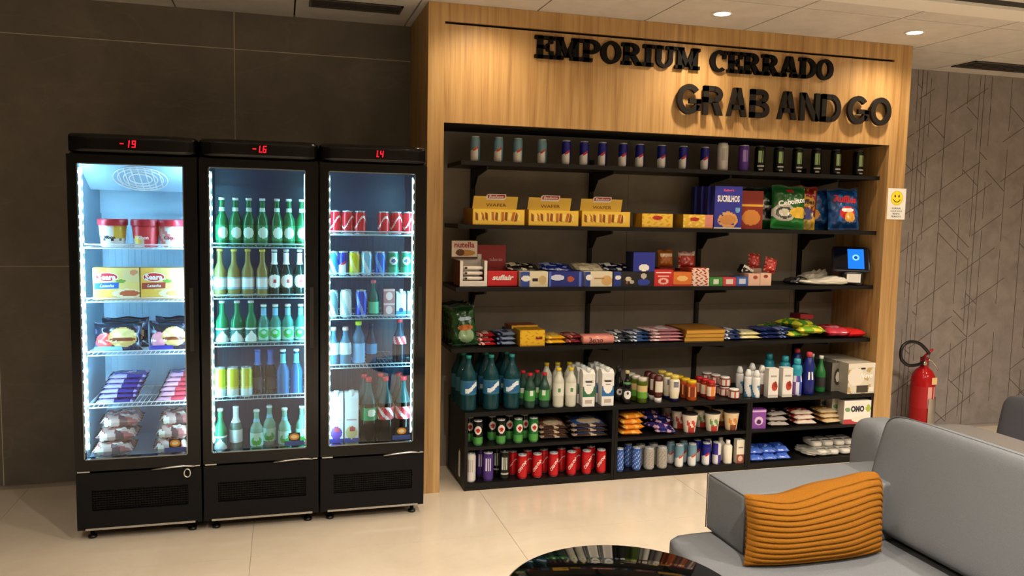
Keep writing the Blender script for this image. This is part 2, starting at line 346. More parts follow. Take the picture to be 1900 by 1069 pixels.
# ---- sign letters, drawn in a unit-high box
def ring(mb, cx_, cz, rx, rz, tx, tz, a0, a1, y0, y1, col, n=22):
    for k in range(n):
        a, b = a0+(a1-a0)*k/n, a0+(a1-a0)*(k+1)/n
        q = [(cx_+(rx-tx)*math.cos(a), cz+(rz-tz)*math.sin(a)), (cx_+rx*math.cos(a), cz+rz*math.sin(a)), (cx_+rx*math.cos(b), cz+rz*math.sin(b)), (cx_+(rx-tx)*math.cos(b), cz+(rz-tz)*math.sin(b))]
        mb.prism(q, y0, y1, col, 'letter')
def glyph(ch, serif):
    S = .25 if serif else .2; s = .15 if serif else .19; V = .16     # stem, thin, serif height
    R_ = []; D = []; A = []          # rects (x0,x1,z0,z1), quads, rings
    def se(x0, x1, z): R_.append((x0, x1, z, z+V)) if serif else None
    if ch == 'E': w_ = .80; R_ += [(.1, .1+S, 0, 1), (0, w_-.04, 0, s), (0, w_-.06, 1-s, 1), (.1, .6, .43, .57), (w_-.18, w_, 0, .34), (w_-.2, w_-.02, .68, 1), (.5, .62, .33, .67)]
    elif ch == 'M':
        w_ = 1.16; R_ += [(.1, .1+S*.8, 0, 1), (w_-.1-S, w_-.1, 0, 1)]; se(0, .42, 0); se(w_-.46, w_, 0); se(0, .4, 1-V); se(w_-.4, w_, 1-V)
        D += [[(.1, 1), (.36, 1), (w_/2+.1, .12), (w_/2-.1, .12)], [(w_/2-.1, .12), (w_/2+.1, .12), (w_-.1, 1), (w_-.36, 1)]]
    elif ch == 'P': w_ = .84; R_ += [(.1, .1+S, 0, 1), (.1, .5, 1-s, 1), (.1, .5, .36, .36+s)]; se(0, .5, 0); se(0, .3, 1-V); A.append((.48, .68, .36, .32, S, s, -PI/2, PI/2))
    elif ch == 'O': w_ = .92 if serif else .98; A.append((w_/2, .5, w_/2, .52, S if serif else .21, s, 0, 2*PI))
    elif ch == 'R':
        w_ = .95 if serif else .85; x0 = .1 if serif else 0
        R_ += [(x0, x0+S, 0, 1), (x0, .46, 1-s, 1), (x0, .46, .42, .42+s)]; se(0, .45, 0); se(0, .3, 1-V); A.append((.44, .71, .36, .29, S, s, -PI/2, PI/2))
        D.append([(.36, .46), (.62, .46), (w_-.02, 0), (w_-.3, 0)]); se(w_-.3, w_, 0)
    elif ch == 'I': w_ = .48; R_ += [(.12, .12+S, 0, 1)]; se(0, w_, 0); se(0, w_, 1-V)
    elif ch == 'U': w_ = .98; R_ += [(.1, .1+S, .36, 1), (w_-.1-S*.8, w_-.1, .36, 1)]; A.append((w_/2, .38, w_/2-.1, .4, S*.9, s, PI, 2*PI)); se(0, .45, 1-V); se(w_-.42, w_, 1-V)
    elif ch == 'C': w_ = .84; A.append((.46, .5, .46, .52, S, s, PI*.3, PI*1.72)); R_ += [(w_-.2, w_-.04, .62, 1)]
    elif ch == 'A':
        w_ = 1.0 if serif else .95; D += [[(.06, 0), (.06+S*.8, 0), (w_/2+.04, 1), (w_/2-.16, 1)], [(w_-.06-S, 0), (w_-.06, 0), (w_/2+.15, 1), (w_/2-.1, 1)]]
        R_ += [(.22, w_-.2, .24, .24+s*.85)]; se(-.02, .36, 0); se(w_-.42, w_+.02, 0)
    elif ch == 'D': w_ = .93 if serif else .88; x0 = .1 if serif else 0; R_ += [(x0, x0+S, 0, 1), (x0, .45, 1-s, 1), (x0, .45, 0, s)]; se(0, .3, 0); se(0, .3, 1-V); A.append((.43, .5, w_-.43, .5, S, s, -PI/2, PI/2))
    elif ch == 'G': w_ = .98; A.append((w_/2, .5, w_/2, .52, .21, s, PI*.22, PI*1.86)); R_ += [(.5, w_, .36, .36+.17), (w_-.2, w_, .12, .5)]
    elif ch == 'B': w_ = .82; R_ += [(0, S, 0, 1), (0, .46, 1-s, 1), (0, .46, 0, s), (0, .48, .43, .6)]; A += [(.45, .75, .31, .25, .2, .17, -PI/2, PI/2), (.47, .29, .35, .29, .2, .18, -PI/2, PI/2)]
    elif ch == 'N': w_ = .86; R_ += [(0, S, 0, 1), (w_-S, w_, 0, 1)]; D.append([(0, 1), (.25, 1), (w_, 0), (w_-.25, 0)])
    return w_, R_, D, A
def sign(txt, x0, x1, z0, h, depth, gap, serif, col, space, label, off=0., track=.02):
    t = thing('sign_lettering', label, 'sign', (x0, 0, z0)); gl = [(None if c == ' ' else glyph(c, serif)) for c in txt]
    tot = sum(space if g is None else g[0]+track for g in gl)-track; k = (x1-x0)/tot; x = 0
    for g in gl:
        if g is None: x += space*k; continue
        mb = MB(); w_, R_, D, A = g
        for a, b, c, d in R_: mb.prism([(a*k, c*h), (b*k, c*h), (b*k, d*h), (a*k, d*h)], -gap-depth, -gap, col, 'letter')
        for q in D:
            ar = sum(q[i][0]*q[(i+1) % 4][1]-q[(i+1) % 4][0]*q[i][1] for i in range(4)); q = q if ar > 0 else q[::-1]
            mb.prism([(a*k, c*h) for a, c in q], -gap-depth, -gap, col, 'letter')
        for (cx_, cz, rx, rz, tx, tz, a0, a1) in A: ring(mb, cx_*k, cz*h, rx*k, rz*h, tx*k, tz*h, a0, a1, -gap-depth, -gap, col)
        ob('letter', mb, t, (x, 0, 0)); x += (w_+track)*k
sign('EMPORIUM', 0.592, 1.607, 2.443, .122, .022, .001, True, C('#0b0a0a'), .3, 'black slab-serif letters reading EMPORIUM on the oak header')
sign('CERRADO', 1.676, 2.526, 2.443, .122, .022, .001, True, C('#0b0a0a'), .3, 'black slab-serif letters reading CERRADO on the oak header')
sign('GRAB AND GO', 1.460, 2.955, 2.185, .168, .022, .02, False, C('#211d1b'), .22, 'dark rounded sans letters reading GRAB AND GO standing off the oak header', track=.1)

# ---- smiley notice on the right jamb
t = thing('smiley_notice', 'small white paper notice with yellow smiley face on the right oak jamb', 'notice', (3.07, -.0005, 1.594))
ob('sheet', MB().box(-.07, .07, -.002, 0, 0, .2, C('#efeeea'), 'paper'), t)
mb = MB()
def disc(mb, cx_, cz, rx, rz, y, col, mat='paper', n=24):
    v = [(cx_+rx*math.cos(2*PI*k/n), y, cz+rz*math.sin(2*PI*k/n)) for k in range(n)]; mb.add(v, [tuple(range(n))], col, mat); return mb
disc(mb, 0, .138, .047, .047, -.0024, C('#d9bd12')); disc(mb, 0, .138, .043, .043, -.0026, C('#f5e02a'))
face = ob('smiley_face', mb, t)
mb = MB(); disc(mb, -.015, .15, .0055, .009, -.003, BLACK); disc(mb, .015, .15, .0055, .009, -.003, BLACK); ring(mb, 0, .138, .03, .028, .005, .005, PI*1.12, PI*1.88, -.003, -.0028, BLACK, 12)
ob('features', mb, face)
for k, s_ in enumerate(['SORRIA!', 'VOCÊ ESTÁ', 'SENDO', 'FILMADO']): ob('lettering', text(s_, [.07, .09, .055, .075][k], C('#3a3a3a'), 0, .072-.0175*k, -.0026, bold=.01, height=.011), t)

# ================================================================== alcove shelving
RAILX = [.363, 1.136, 1.915, 2.695]; SH = [1.871, 1.515, 1.159, .810]; CT = .455
for k, x in enumerate(RAILX):
    m = MB().box(x-.013, x+.013, .452, .4735, .456, 1.93, BK, 'blackboard')
    tag(ob('shelf_rail', m), f'black vertical shelf upright on the alcove wall, {ORD[k]} from the left', 'shelf rail', 'shelf uprights')
shl = [0.202, 0.189, 0.182, 0.162]
def bracket():
    y0, y1 = .1, .452; m = MB(); z = [0, -.105]
    v = [(a, y, zz) for a in (-.006, .006) for y, zz in ((y1, -.001), (y0, -.001), (y0, -.018), (.36, -.05), (.425, -.115), (y1, -.12))]
    f = [tuple(range(6)), tuple(range(11, 5, -1))]+[(i, i+6, (i+1) % 6+6, (i+1) % 6) for i in range(6)]
    return m.add(v, f, BK, 'blackboard').mesh()
br = bracket()
for k, z in enumerate(SH):
    t = thing('wall_shelf', f'long black wall shelf across the alcove, {ORD[k]} from the top', 'shelf', (0, 0, z), group='black alcove shelves')
    ob('board', MB().box(shl[k], 2.980, .06, .4515, -.024, 0, SHELFBK, 'blackboard'), t)
    for x in RAILX: ob('bracket', br, t, (x, 0, -.024))
cabx = [(.231, 1.147), (1.149, 2.057), (2.059, 2.978)]
for k, (a, b) in enumerate(cabx):
    t = thing('open_cabinet', ['black open base cabinet holding the red and green cans', 'black open base cabinet holding the noodle cups, middle of three', 'black open base cabinet behind the sofa, right of three'][k], 'cabinet', (a, 0, 0), group='black base cabinets')
    L = b-a; h = .43
    ob('side_panel', MB().box(0, .018, -.01, .46, 0, h, SHELFBK, 'blackboard'), t); ob('side_panel', MB().box(L-.018, L, -.01, .46, 0, h, SHELFBK, 'blackboard'), t)
    ob('bottom_panel', MB().box(.018, L-.018, -.008, .45, 0, .04, SHELFBK, 'blackboard'), t)
    ob('middle_shelf', MB().box(.018, L-.018, -.006, .45, .235, .253, SHELFBK, 'blackboard'), t)
    ob('back_panel', MB().box(.018, L-.018, .45, .46, 0, h, SHELFBK, 'blackboard'), t)
tag(ob('worktop', MB().box(.229, 2.98, -.012, .46, .4305, CT, SHELFBK, 'blackboard')), 'long black worktop over the base cabinets, carrying the bottles and jars', 'worktop')

# ================================================================== fridges
SEG = {'0': 'abcdef', '1': 'bc', '4': 'fgbc', '6': 'afgedc', '9': 'abcdfg', '-': 'g'}
def seven(ch, h):
    w_ = h*.5; t_ = h*.13; m = MB(); L = {'a': (0, w_, h-t_, h), 'd': (0, w_, 0, t_), 'g': (0, w_, h/2-t_/2, h/2+t_/2), 'f': (0, t_, h/2, h), 'e': (0, t_, 0, h/2), 'b': (w_-t_, w_, h/2, h), 'c': (w_-t_, w_, 0, h/2)}
    if ch == '.': return MB().box(0, t_*1.2, -.0014, 0, 0, t_*1.2, C('#ff1a2a'), 'digit')
    for s_ in SEG[ch]:
        a, b, c, d = L[s_]; m.prism([(a+c*.1, c), (b+c*.1, c), (b+d*.1, d), (a+d*.1, d)], -.0014, 0, C('#ff1a2a'), 'digit')
    return m
FB = C('#0b0b0d'); FB2 = C('#0b0b0d')
def fridge(x0, x1, shelves, disp, dx, linercol, ledcol, led, label, wirecol, ring_=False):
    t = thing('display_fridge', label, 'fridge', (x0, 0, 0), group='glass-door display fridges'); L = x1-x0
    yF, yB = -.268, .30
    for nm, b in (('side_panel', (0, .022, yF, yB, .05, 1.815)), ('side_panel', (L-.022, L, yF, yB, .05, 1.815)), ('back_panel', (.022, L-.022, yB-.02, yB, .05, 1.815)), ('roof', (.022, L-.022, yF, yB-.02, 1.795, 1.815)), ('deck', (.022, L-.022, yF, yB-.02, .335, .365))):
        ob(nm, MB().box(*b, FB, 'gloss'), t)
    m = MB(); i0, i1, j0, j1, k0, k1 = .024, L-.024, yF+.002, yB-.06, .366, 1.793
    m.box(i0, i0+.004, j0, j1, k0, k1, linercol, 'liner').box(i1-.004, i1, j0, j1, k0, k1, linercol, 'liner').box(i0, i1, j1, j1+.006, k0, k1, linercol, 'liner').box(i0, i1, j0, j1, k1-.004, k1, linercol, 'liner').box(i0, i1, j0, j1, k0, k0+.004, linercol, 'liner')
    for q in range(15): xx = i0+.03+(i1-i0-.06)*q/14; m.box(xx-.004, xx+.004, j1-.005, j1, k0+.1, 1.52, linercol, 'liner')
    m.box(i0+.004, i1-.004, j1-.03, j1, 1.54, 1.70, linercol, 'liner')
    li = ob('liner', m, t)
    if ring_:
        cv = MB(); yv = [(-.235, 1.786), (-.235, 1.768), (.0, 1.655), (.04, 1.655), (.04, 1.786)]
        cv.add([(xx, y_, z_) for xx in (i0+.005, i1-.005) for y_, z_ in yv], [tuple(range(5)), tuple(range(9, 4, -1))]+[(q, q+5, (q+1) % 5+5, (q+1) % 5) for q in range(5)], linercol, 'liner'); ob('evaporator_cover', cv, li)
        m = MB(); ca, sa = math.cos(-.447), math.sin(-.447)
        def rp(a_, b_): return (L/2+a_, -.118+b_*ca, 1.709+b_*sa-.0)
        for rr in (.12, .1, .075, .05): m.tube([rp(rr*math.sin(a*PI/16), rr*math.cos(a*PI/16)) for a in range(32)], .003, WHITE, 'plastic', 6, True)
        for q in range(7): a_ = -.09+.03*q; hh = math.sqrt(.12**2-a_**2); m.tube([rp(a_, -hh), rp(a_, hh)], .003, WHITE, 'plastic', 6)
        ob('fan_guard', m, li)
    # header with red digits
    hd = ob('header', MB().superbox(L/2, -.03, 1.857, L+.006, .62, .09, 14, FB2, 'gloss', 8), t)
    ob('display_window', MB().box(dx-.05, dx+.05, -.3415, -.338, 1.835, 1.88, C('#100608'), 'gloss'), hd)
    for ch, o_ in disp: ob('digit', seven(ch, .032), hd, (dx+o_, -.3418, 1.842))
    # door
    d0, d1, z0, z1 = .0, L, .345, 1.806; gx0, gx1, gz0, gz1 = .039, L-.058, .398, 1.768; yD0, yD1 = -.329, -.272
    m = MB(); m.box(d0, gx0, yD0, yD1, z0, z1, FB, 'gloss').box(gx1, d1, yD0, yD1, z0, z1, FB, 'gloss').box(gx0, gx1, yD0, yD1, gz1, z1, FB, 'gloss').box(gx0, gx1, yD0, yD1, z0, gz0, FB, 'gloss')
    dr = ob('door', m, t)
    ob('glass', MB().box(gx0, gx1, -.312, -.308, gz0, gz1, WHITE, 'pane'), dr)
    m = MB(); g = C('#8e979c')
    m.box(gx0, gx0+.005, -.3295, -.313, gz0, gz1, g, 'steel').box(gx1-.005, gx1, -.3295, -.313, gz0, gz1, g, 'steel').box(gx0, gx1, -.3295, -.313, gz1-.005, gz1, g, 'steel').box(gx0, gx1, -.3295, -.313, gz0, gz0+.005, g, 'steel')
    ob('glazing_bead', m, dr)
    m = MB(); m.box(gx1-.105, gx1-.012, -.3135, -.3122, gz0+.012, gz0+.035, C('#173a7c'), 'film').box(gx1-.085, gx1-.03, -.3137, -.3122, gz0+.036, gz0+.076, BLACK, 'film'); 
    st = ob('sticker', m, dr); m = MB(); disc(m, gx1-.0575, gz0+.056, .024, .017, -.3139, C('#a8772c'), 'film'); disc(m, gx1-.0575, gz0+.056, .015, .009, -.3141, C('#c9b88c'), 'film'); ob('emblem', m, st)
    ob('handle', MB().box(L-.04, L-.022, -.336, -.329, .9, 1.2, C('#050506'), 'plastic'), dr)
    for xx in (.03, L-.035): ob('hinge_plate', MB().box(xx-.022, xx+.03, -.325, -.275, .3385, .345, C('#c9ccce'), 'steel'), t)
    ob('latch_bar', MB().tube([(L*.6, -.332, .337), (L*.72, -.333, .342), (L*.86, -.333, .346), (L*.95, -.333, .342)], .005, C('#c9ccce'), 'steel'), t)
    # light strips behind the door jambs
    for xx in (.046, L-.058):
        sp = ob('light_strip', MB().box(xx-.003, xx+.006, -.2675, -.262, .43, 1.75, C('#c8d6d8'), 'plastic'), t); m = MB()
        n = 26
        for q in range(n): zz = .45+1.28*q/(n-1); m.box(xx-.002, xx+.003, -.2735, -.2676, zz-.006, zz+.006, ledcol, led)
        s2 = MB().box(xx-.005, xx+.005, -.2615, -.2585, .43, 1.75, ledcol, led)
        ob('light_beads', m, sp)['kind'] = 'stuff'; ob('light_tube', s2, sp)
    # wire shelves
    for zz in shelves:
        m = MB(); a, b = .032, L-.032
        for yy, dz in ((-.245, 0), (-.245, .018), (.0, 0), (.22, 0)): m.tube([(a, yy, zz-.004+dz), (b, yy, zz-.004+dz)], .003, wirecol, 'plastic', 6)
        for xx in (a, b): m.tube([(xx, -.245, zz-.004), (xx, .22, zz-.004)], .003, wirecol, 'plastic', 6)
        for q in range(23): xx = a+(b-a)*(q+.5)/23; m.tube([(xx, -.243, zz-.0015), (xx, .218, zz-.0015)], .0014, wirecol, 'plastic', 4)
        ob('wire_shelf', m, t)
    # lower panel, grille, base
    m = MB(); p0, p1 = -.318, -.27; ga, gb, gc, gd = .065, L-.06, .15, .25
    m.box(0, ga, p0, p1, .06, .332, FB2, 'satin').box(gb, L, p0, p1, .06, .332, FB2, 'satin').box(ga, gb, p0, p1, .06, gc, FB2, 'satin').box(ga, gb, p0, p1, gd, .332, FB2, 'satin')
    lp = ob('lower_panel', m, t)
    m = MB()
    for q in range(9): zz = gc+(gd-gc)*(q+.5)/9; m.box(ga, gb, -.306, -.300, zz-.003, zz+.003, C('#030303'), 'satin')
    for q in range(34): xx = ga+(gb-ga)*(q+.5)/34; m.box(xx-.0025, xx+.0025, -.304, -.298, gc, gd, C('#030303'), 'satin')
    m.box(ga, gb, -.285, -.282, gc, gd, C('#020202'), 'matte'); ob('grille', m, lp)
    ob('kick_strip', MB().box(.035, L-.03, -.321, -.318, .058, .068, C('#c4c6c8'), 'steel'), t)
    ob('machine_box', MB().box(.03, L-.03, -.27, .27, .05, .334, C('#050505'), 'matte'), t)
    for xx in (.05, L-.05):
        for yy in (-.25, .25): ob('foot', MB().lathe([(.02, 0), (.02, .012), (.01, .014), (.01, .05)], 12, BK, 'plastic', xx, yy), t)
    return t
LED1 = C('#a8e0ff'); LED2 = C('#92e2f6')
F1S = [1.384, 1.132, .879, .630]; F2S = [1.393, 1.143, .908, .642]; F3S = [1.46, 1.249, 1.033, .782]
FX = [(-1.685, -1.139), (-1.129, -.589), (-.579, -.056)]
f1 = fridge(*FX[0], F1S, [('-', -.036), ('1', -.012), ('9', .014)], -1.427+1.685, C('#a9c6d8'), LED1, 'led', 'black glass-door freezer on the far left, display reading minus nineteen', C('#e8eef0'), True)
ob('padlock_ring', MB().tube([(.485+.014*math.sin(a*PI/10), -.338, .312+.02*math.cos(a*PI/10)) for a in range(20)], .0035, C('#eceeee'), 'steel', 6, True), f1)
fridge(*FX[1], F2S, [('-', -.034), ('1', -.016), ('.', .003), ('6', .012)], -0.857+1.129, C('#2c3f63'), LED2, 'led_dim', 'black glass-door fridge full of beer bottles, middle of the three', C('#9fb2bd'))
fridge(*FX[2], F3S, [('1', -.016), ('.', .003), ('4', .012)], -0.306+.579, C('#33466a'), LED2, 'led_dim', 'black glass-door fridge of soft drinks beside the wooden surround', C('#aebcc4'))
# ================================================================== product builders
def can(h, r, art, seg=32, lid=SILVER, mat='can', extra=()):
    rows = 30; seg = max(36, seg); prof = [(r*.78, 0), (r*.86, .004), (r, .012)]+[(r, .012+(h-.03)*k/rows) for k in range(1, rows+1)]+[(r*.84, h-.006), (r*.86, h-.003), (r*.86, h)]
    def col(th, t, z): return lid if (z < .006 or z > h-.008) else art(th, t)
    body = MB().lathe(prof, seg, col, mat)
    body.lathe([(r*.80, h-.004), (r*.80, h-.0035)], 12, C('#8d9194'), mat)
    tab = MB().box(-r*.18, r*.18, -r*.45, r*.35, h+.0002, h+.002, C('#d6d8da'), 'can')
    return P(('can', body), ('pull_tab', tab), *extra)
def duo(top, bl, br_, mark):
    def a(th, t):
        if .46+.12*th < t < .56+.12*th and abs(th+.1) < .55: return mark
        if t > .5+.06*th: return top
        return bl if th < .35 else br_
    return a
def claws(base, claw, band=None, foot=None):
    def a(th, t):
        if .36 < t < .82 and any(abs(th-c) < .115 for c in (-.42, -.05, .32)): return claw
        if band and .2 < t < .27 and abs(th) < .75: return band
        if foot and .06 < t < .13 and abs(th) < .4: return foot
        return base
    return a
def mottled(base, dark, k=17):
    def a(th, t): return dark if (math.sin(th*k)*math.sin(t*31+th*3) > .45 and .08 < t < .9) else base
    return a
def emblem(base, low, white, mark):
    def a(th, t):
        d = (th/.75)**2+((t-.62)/.17)**2
        if d < .28: return mark
        if d < 1: return white
        return low if t < .36 else base
    return a
def bottle(h, r, nr, sh, nk, col, mat, capcol, cap=.012, caprr=1.15, labels=(), fill=None, seg=20, extra=()):
    pr = [(r*.82, 0), (r*.97, .004), (r, .012), (r, sh*h*.5), (r, sh*h)]
    for k in range(1, 7): q = k/6; s_ = .5-.5*math.cos(PI*q); pr.append((r+(nr-r)*s_, h*(sh+(nk-sh)*q)))
    pr += [(nr, h-cap*1.0), (nr, h-cap*.6)]
    cf = (lambda th, t, z: fill[1] if z < fill[0]*h else col) if fill else col
    parts = [('bottle', MB().lathe(pr, seg, cf, mat)), ('cap', MB().lathe([(nr*caprr, h-cap), (nr*caprr, h-.002), (nr*caprr*.9, h)], 14, capcol, 'plastic'))]
    def rad(z):
        for (a, b), (c, d) in zip(pr, pr[1:]):
            if b <= z <= d and d > b: return a+(c-a)*(z-b)/(d-b)
        return nr
    for z0, z1, lc in labels:
        n = 16; prof = [(rad(h*(z0+(z1-z0)*k/n))+.0008, h*(z0+(z1-z0)*k/n)) for k in range(n+1)]
        parts.append(('label', MB().lathe(prof, 40, lc, 'paper', cap=False)))
    return P(*parts, *extra)
def jar(prof, col, mat, lidp, lidcol, lab=None, extra=()):
    parts = [('jar', MB().lathe(prof, 20, col, mat)), ('lid', MB().lathe(lidp, 20, lidcol, 'plastic'))]
    if lab: parts.append(('label', MB().lathe([(lab[0], lab[1]), (lab[0], (lab[1]+lab[2])/2), (lab[0], lab[2])], 20, lab[3], 'paper', cap=False)))
    return P(*parts, *extra)
def pouch(w_, h, t_, art, nu=18, nv=24, seed=0, stand=False, crimp=.05, mat='film', lay=False):
    nu, nv = int(nu*1.7), int(nv*1.7)
    # flexible bag: upright in x-z (front at -y) or lying in x-y (lay=True, front edge at -y)
    rn = random.Random(seed); ph = [rn.uniform(0, 6.28) for _ in range(6)]
    def prof(u, v):
        a = max(0., 1-abs(2*u-1)**3.2)**.6; b = min(1., max(0., (min(v, 1-v)-crimp)/.18)); b = math.sin(b*PI/2)
        if stand: b = min(1., max(0., (1-v-crimp)/.5))**.6 if v > .4 else min(1, .75+v)
        if lay: a, b = max(0., 1-abs(2*v-1)**3.2)**.6, math.sin(min(1., max(0., (min(u, 1-u)-crimp)/.14))*PI/2)
        return a*b
    mb = MB(); v_ = []; f = []; cs = []
    def wr(u, v): return .06*math.sin(9*u+7*v+ph[0])*math.sin(5*v-4*u+ph[1])+.04*math.sin(23*u+ph[2])*math.sin(19*v+ph[3])
    for side in (-1, 1):
        for j in range(nv+1):
            for i in range(nu+1):
                u, v = i/nu, j/nv; p = prof(u, v); p *= 1+wr(u, v)*2.2
                x = (u-.5)*w_*(1-(.05*math.sin(PI*v) if not lay else 0)); d = side*t_/2*p
                if lay: v_.append((x, (v-.5)*h*(1-.04*math.sin(PI*u)), t_/2-d))
                else: v_.append((x, d, v*h+.004*math.sin(11*u+ph[4])*(v > .95)))
    o2 = (nu+1)*(nv+1)
    for j in range(nv):
        for i in range(nu):
            a = j*(nu+1)+i; q = (a, a+1, a+nu+2, a+nu+1)
            f.append(q); cs.append(art((i+.5)/nu, (j+.5)/nv)); f.append(tuple(b+o2 for b in q[::-1])); cs.append(art((i+.5)/nu, (j+.5)/nv))
    if lay: f = f   # front sheet (side -1) is the top here
    mb.add(v_, f, cs, mat, True)
    def fm(a, b):
        u, v = a/w_+.5, (b/h if not lay else b/h+.5); u = min(1, max(0, u)); v = min(1, max(0, v)); p = prof(u, v)*(1+wr(u, v)*2.2)
        return (a, -t_/2*p-.0014, b) if not lay else (a, b, t_/2+t_/2*p+.0012)
    return mb, fm
def patches(base, *rects):
    # (u0,u1,v0,v1,col) rectangles or ('o',cu,cv,ru,rv,col) ellipses, later ones on top
    def a(u, v):
        c = base
        for r in rects:
            if r[0] == 'o':
                if ((u-r[1])/r[3])**2+((v-r[2])/r[4])**2 < 1: c = r[5]
            elif r[0] == 'n':      # speckle: ('n', ku, kv, thr, col)
                if math.sin(u*r[1]+1.3*math.sin(v*r[2]))*math.sin(v*r[2]+u*3) > r[3]: c = r[4]
            elif r[0] <= u <= r[1] and r[2] <= v <= r[3]: c = r[4]
        return c
    return a
def carton(w_, d_, h, base, front=None, side=None, nu=14, nv=20, mat='paper'):
    nu, nv = max(30, nu), max(34, nv)
    # a box whose faces carry printed art; origin at the base centre
    mb = MB(); x0, x1, y0, y1 = -w_/2, w_/2, -d_/2, d_/2
    mb.box(x0, x1, y0, y1, 0, h, base, mat, {'left': side or base, 'right': side or base})
    if front:
        v = []; f = []; cs = []
        for j in range(nv+1):
            for i in range(nu+1): v.append((x0+w_*i/nu, y0-.0006, h*j/nv))
        for j in range(nv):
            for i in range(nu): a = j*(nu+1)+i; f.append((a, a+1, a+nu+2, a+nu+1)); cs.append(front((i+.5)/nu, (j+.5)/nv))
        mb.add(v, f, cs, mat)
    return mb
def milk(w_, d_, h, base, front, capcol):
    mb = carton(w_, d_, h*.9, base, front); hw = w_/2
    v = [(-hw, -d_/2, h*.9), (hw, -d_/2, h*.9), (hw, d_/2, h*.9), (-hw, d_/2, h*.9), (-hw, -d_*.15, h), (hw, -d_*.15, h), (hw, d_/2, h), (-hw, d_/2, h)]
    mb.add(v, [(0, 1, 5, 4), (1, 2, 6, 5), (3, 0, 4, 7), (2, 3, 7, 6), (4, 5, 6, 7)], base, 'paper')
    c = MB().lathe([(w_*.2, h*.93), (w_*.2, h+.012), (w_*.17, h+.014)], 14, capcol, 'plastic', 0, -d_*.2)
    return P(('carton', mb), ('cap', c))
FACE = -.16          # products are turned slightly, as on the shelves
jit = random.Random(11)
# ================================================================== top shelf: cans
Z = SH[0]
slimA = can(.142, .0275, duo(C('#6f97aa'), C('#e4e4e2'), C('#5f95ac'), C('#c9502e')), 24)
slimB = can(.142, .0275, duo(C('#1a1f86'), C('#e9e9ea'), C('#171c6d'), C('#c23440')), 24)
for k, x in enumerate([0.3, 0.436, 0.552, 0.698]):
    place(slimA, 'drink_can', f'slim pale blue and silver can on the top shelf, {ORD[k]} from the left', 'can', (x, .14, Z), jit.uniform(-.3, .2), 'cans on the top shelf')
for k, x in enumerate([0.848, 0.959, 1.075, 1.207, 1.316, 1.461, 1.606, 1.753]):
    place(slimB, 'drink_can', f'slim navy and white can on the top shelf, {ORD[k]} navy one from left', 'can', (x, .14, Z), jit.uniform(-.3, .2), 'cans on the top shelf')
tallW = can(.172, .034, claws(C('#d8d6d2'), C('#b3b1ad')), 40); tallP = can(.165, .033, claws(C('#5c3a9c'), C('#a58ed2')), 40); tallK = can(.165, .033, claws(C('#0d100d'), C('#9fc08a'), C('#cfd3cf'), C('#c4c8c4')), 40, C('#4a4d4c'))
place(tallW, 'drink_can', 'tall white can on the top shelf, beside the purple can', 'can', (1.876, .14, Z), FACE, 'cans on the top shelf')
place(tallP, 'drink_can', 'tall purple can on the top shelf, beside the white can', 'can', (2.024, .14, Z), FACE, 'cans on the top shelf')
for k, x in enumerate([2.139, 2.275, 2.413, 2.553, 2.7, 2.873]):
    place(tallK, 'drink_can', f'tall black can with green claw marks on the top shelf, {ORD[k]} from the purple can', 'can', (x, .14, Z), jit.uniform(-.35, .05), 'cans on the top shelf')
# ================================================================== second shelf
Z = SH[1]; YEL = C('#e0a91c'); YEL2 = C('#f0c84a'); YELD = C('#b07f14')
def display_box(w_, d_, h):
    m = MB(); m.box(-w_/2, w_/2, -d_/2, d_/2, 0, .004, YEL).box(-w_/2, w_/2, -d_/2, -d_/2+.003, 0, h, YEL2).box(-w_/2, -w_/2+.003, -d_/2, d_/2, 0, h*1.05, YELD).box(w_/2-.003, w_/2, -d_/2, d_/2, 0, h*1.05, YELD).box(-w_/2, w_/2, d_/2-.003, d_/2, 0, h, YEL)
    lidm = MB(); hw = w_*.43; lidm.prism([(-hw-.01, h*.95), (hw-.01, h*.95), (hw+.0, h*1.85), (-hw-.0, h*1.85)], -.062, -.058, YEL2, 'paper')
    logo = MB().prism([(-.058, h*1.62), (.045, h*1.62), (.058, h*1.76), (.058, h*2.0), (-.045, h*2.0), (-.058, h*1.92)], -.0645, -.0625, WHITE, 'paper').prism([(-.051, h*1.72), (.042, h*1.72), (.052, h*1.78), (.052, h*1.96), (-.042, h*1.96), (-.051, h*1.9)], -.0655, -.0646, C('#b3121d'), 'paper')
    fr = MB(); rn = random.Random(3)
    for k in range(14): a = -w_*.42+w_*.8*k/13; s_ = rn.uniform(-.008, .012); fr.prism([(a-.008, h*rn.uniform(.2, .4)), (a+.007, h*.25), (a+.009+s_, h*rn.uniform(.6, .85)), (a-.006+s_, h*.82)], -d_/2-.0012, -d_/2-.0004, [C('#8a4a14'), C('#f7dc7c'), C('#b86a1b')][k % 3], 'paper')
    return P(('display_box', m), ('lid', lidm), ('logo', logo), ('lettering', text('Bauducco', .088, WHITE, .0, h*1.84, -.066, bold=.02, slant=.3)), ('lettering', text('WAFER', .12, C('#7a4a10'), 0, h*1.28, -.0626, bold=.01, height=.018)), ('print', fr))
dbx = display_box(.305, .27, .088); bar, bfm = pouch(.11, .055, .022, patches(YEL, (0, .12, 0, 1, YEL2), (.88, 1, 0, 1, YEL2), (.3, .6, .35, .8, C('#8c1a18'))), 12, 8, 2, lay=True); barm = bar.mesh()
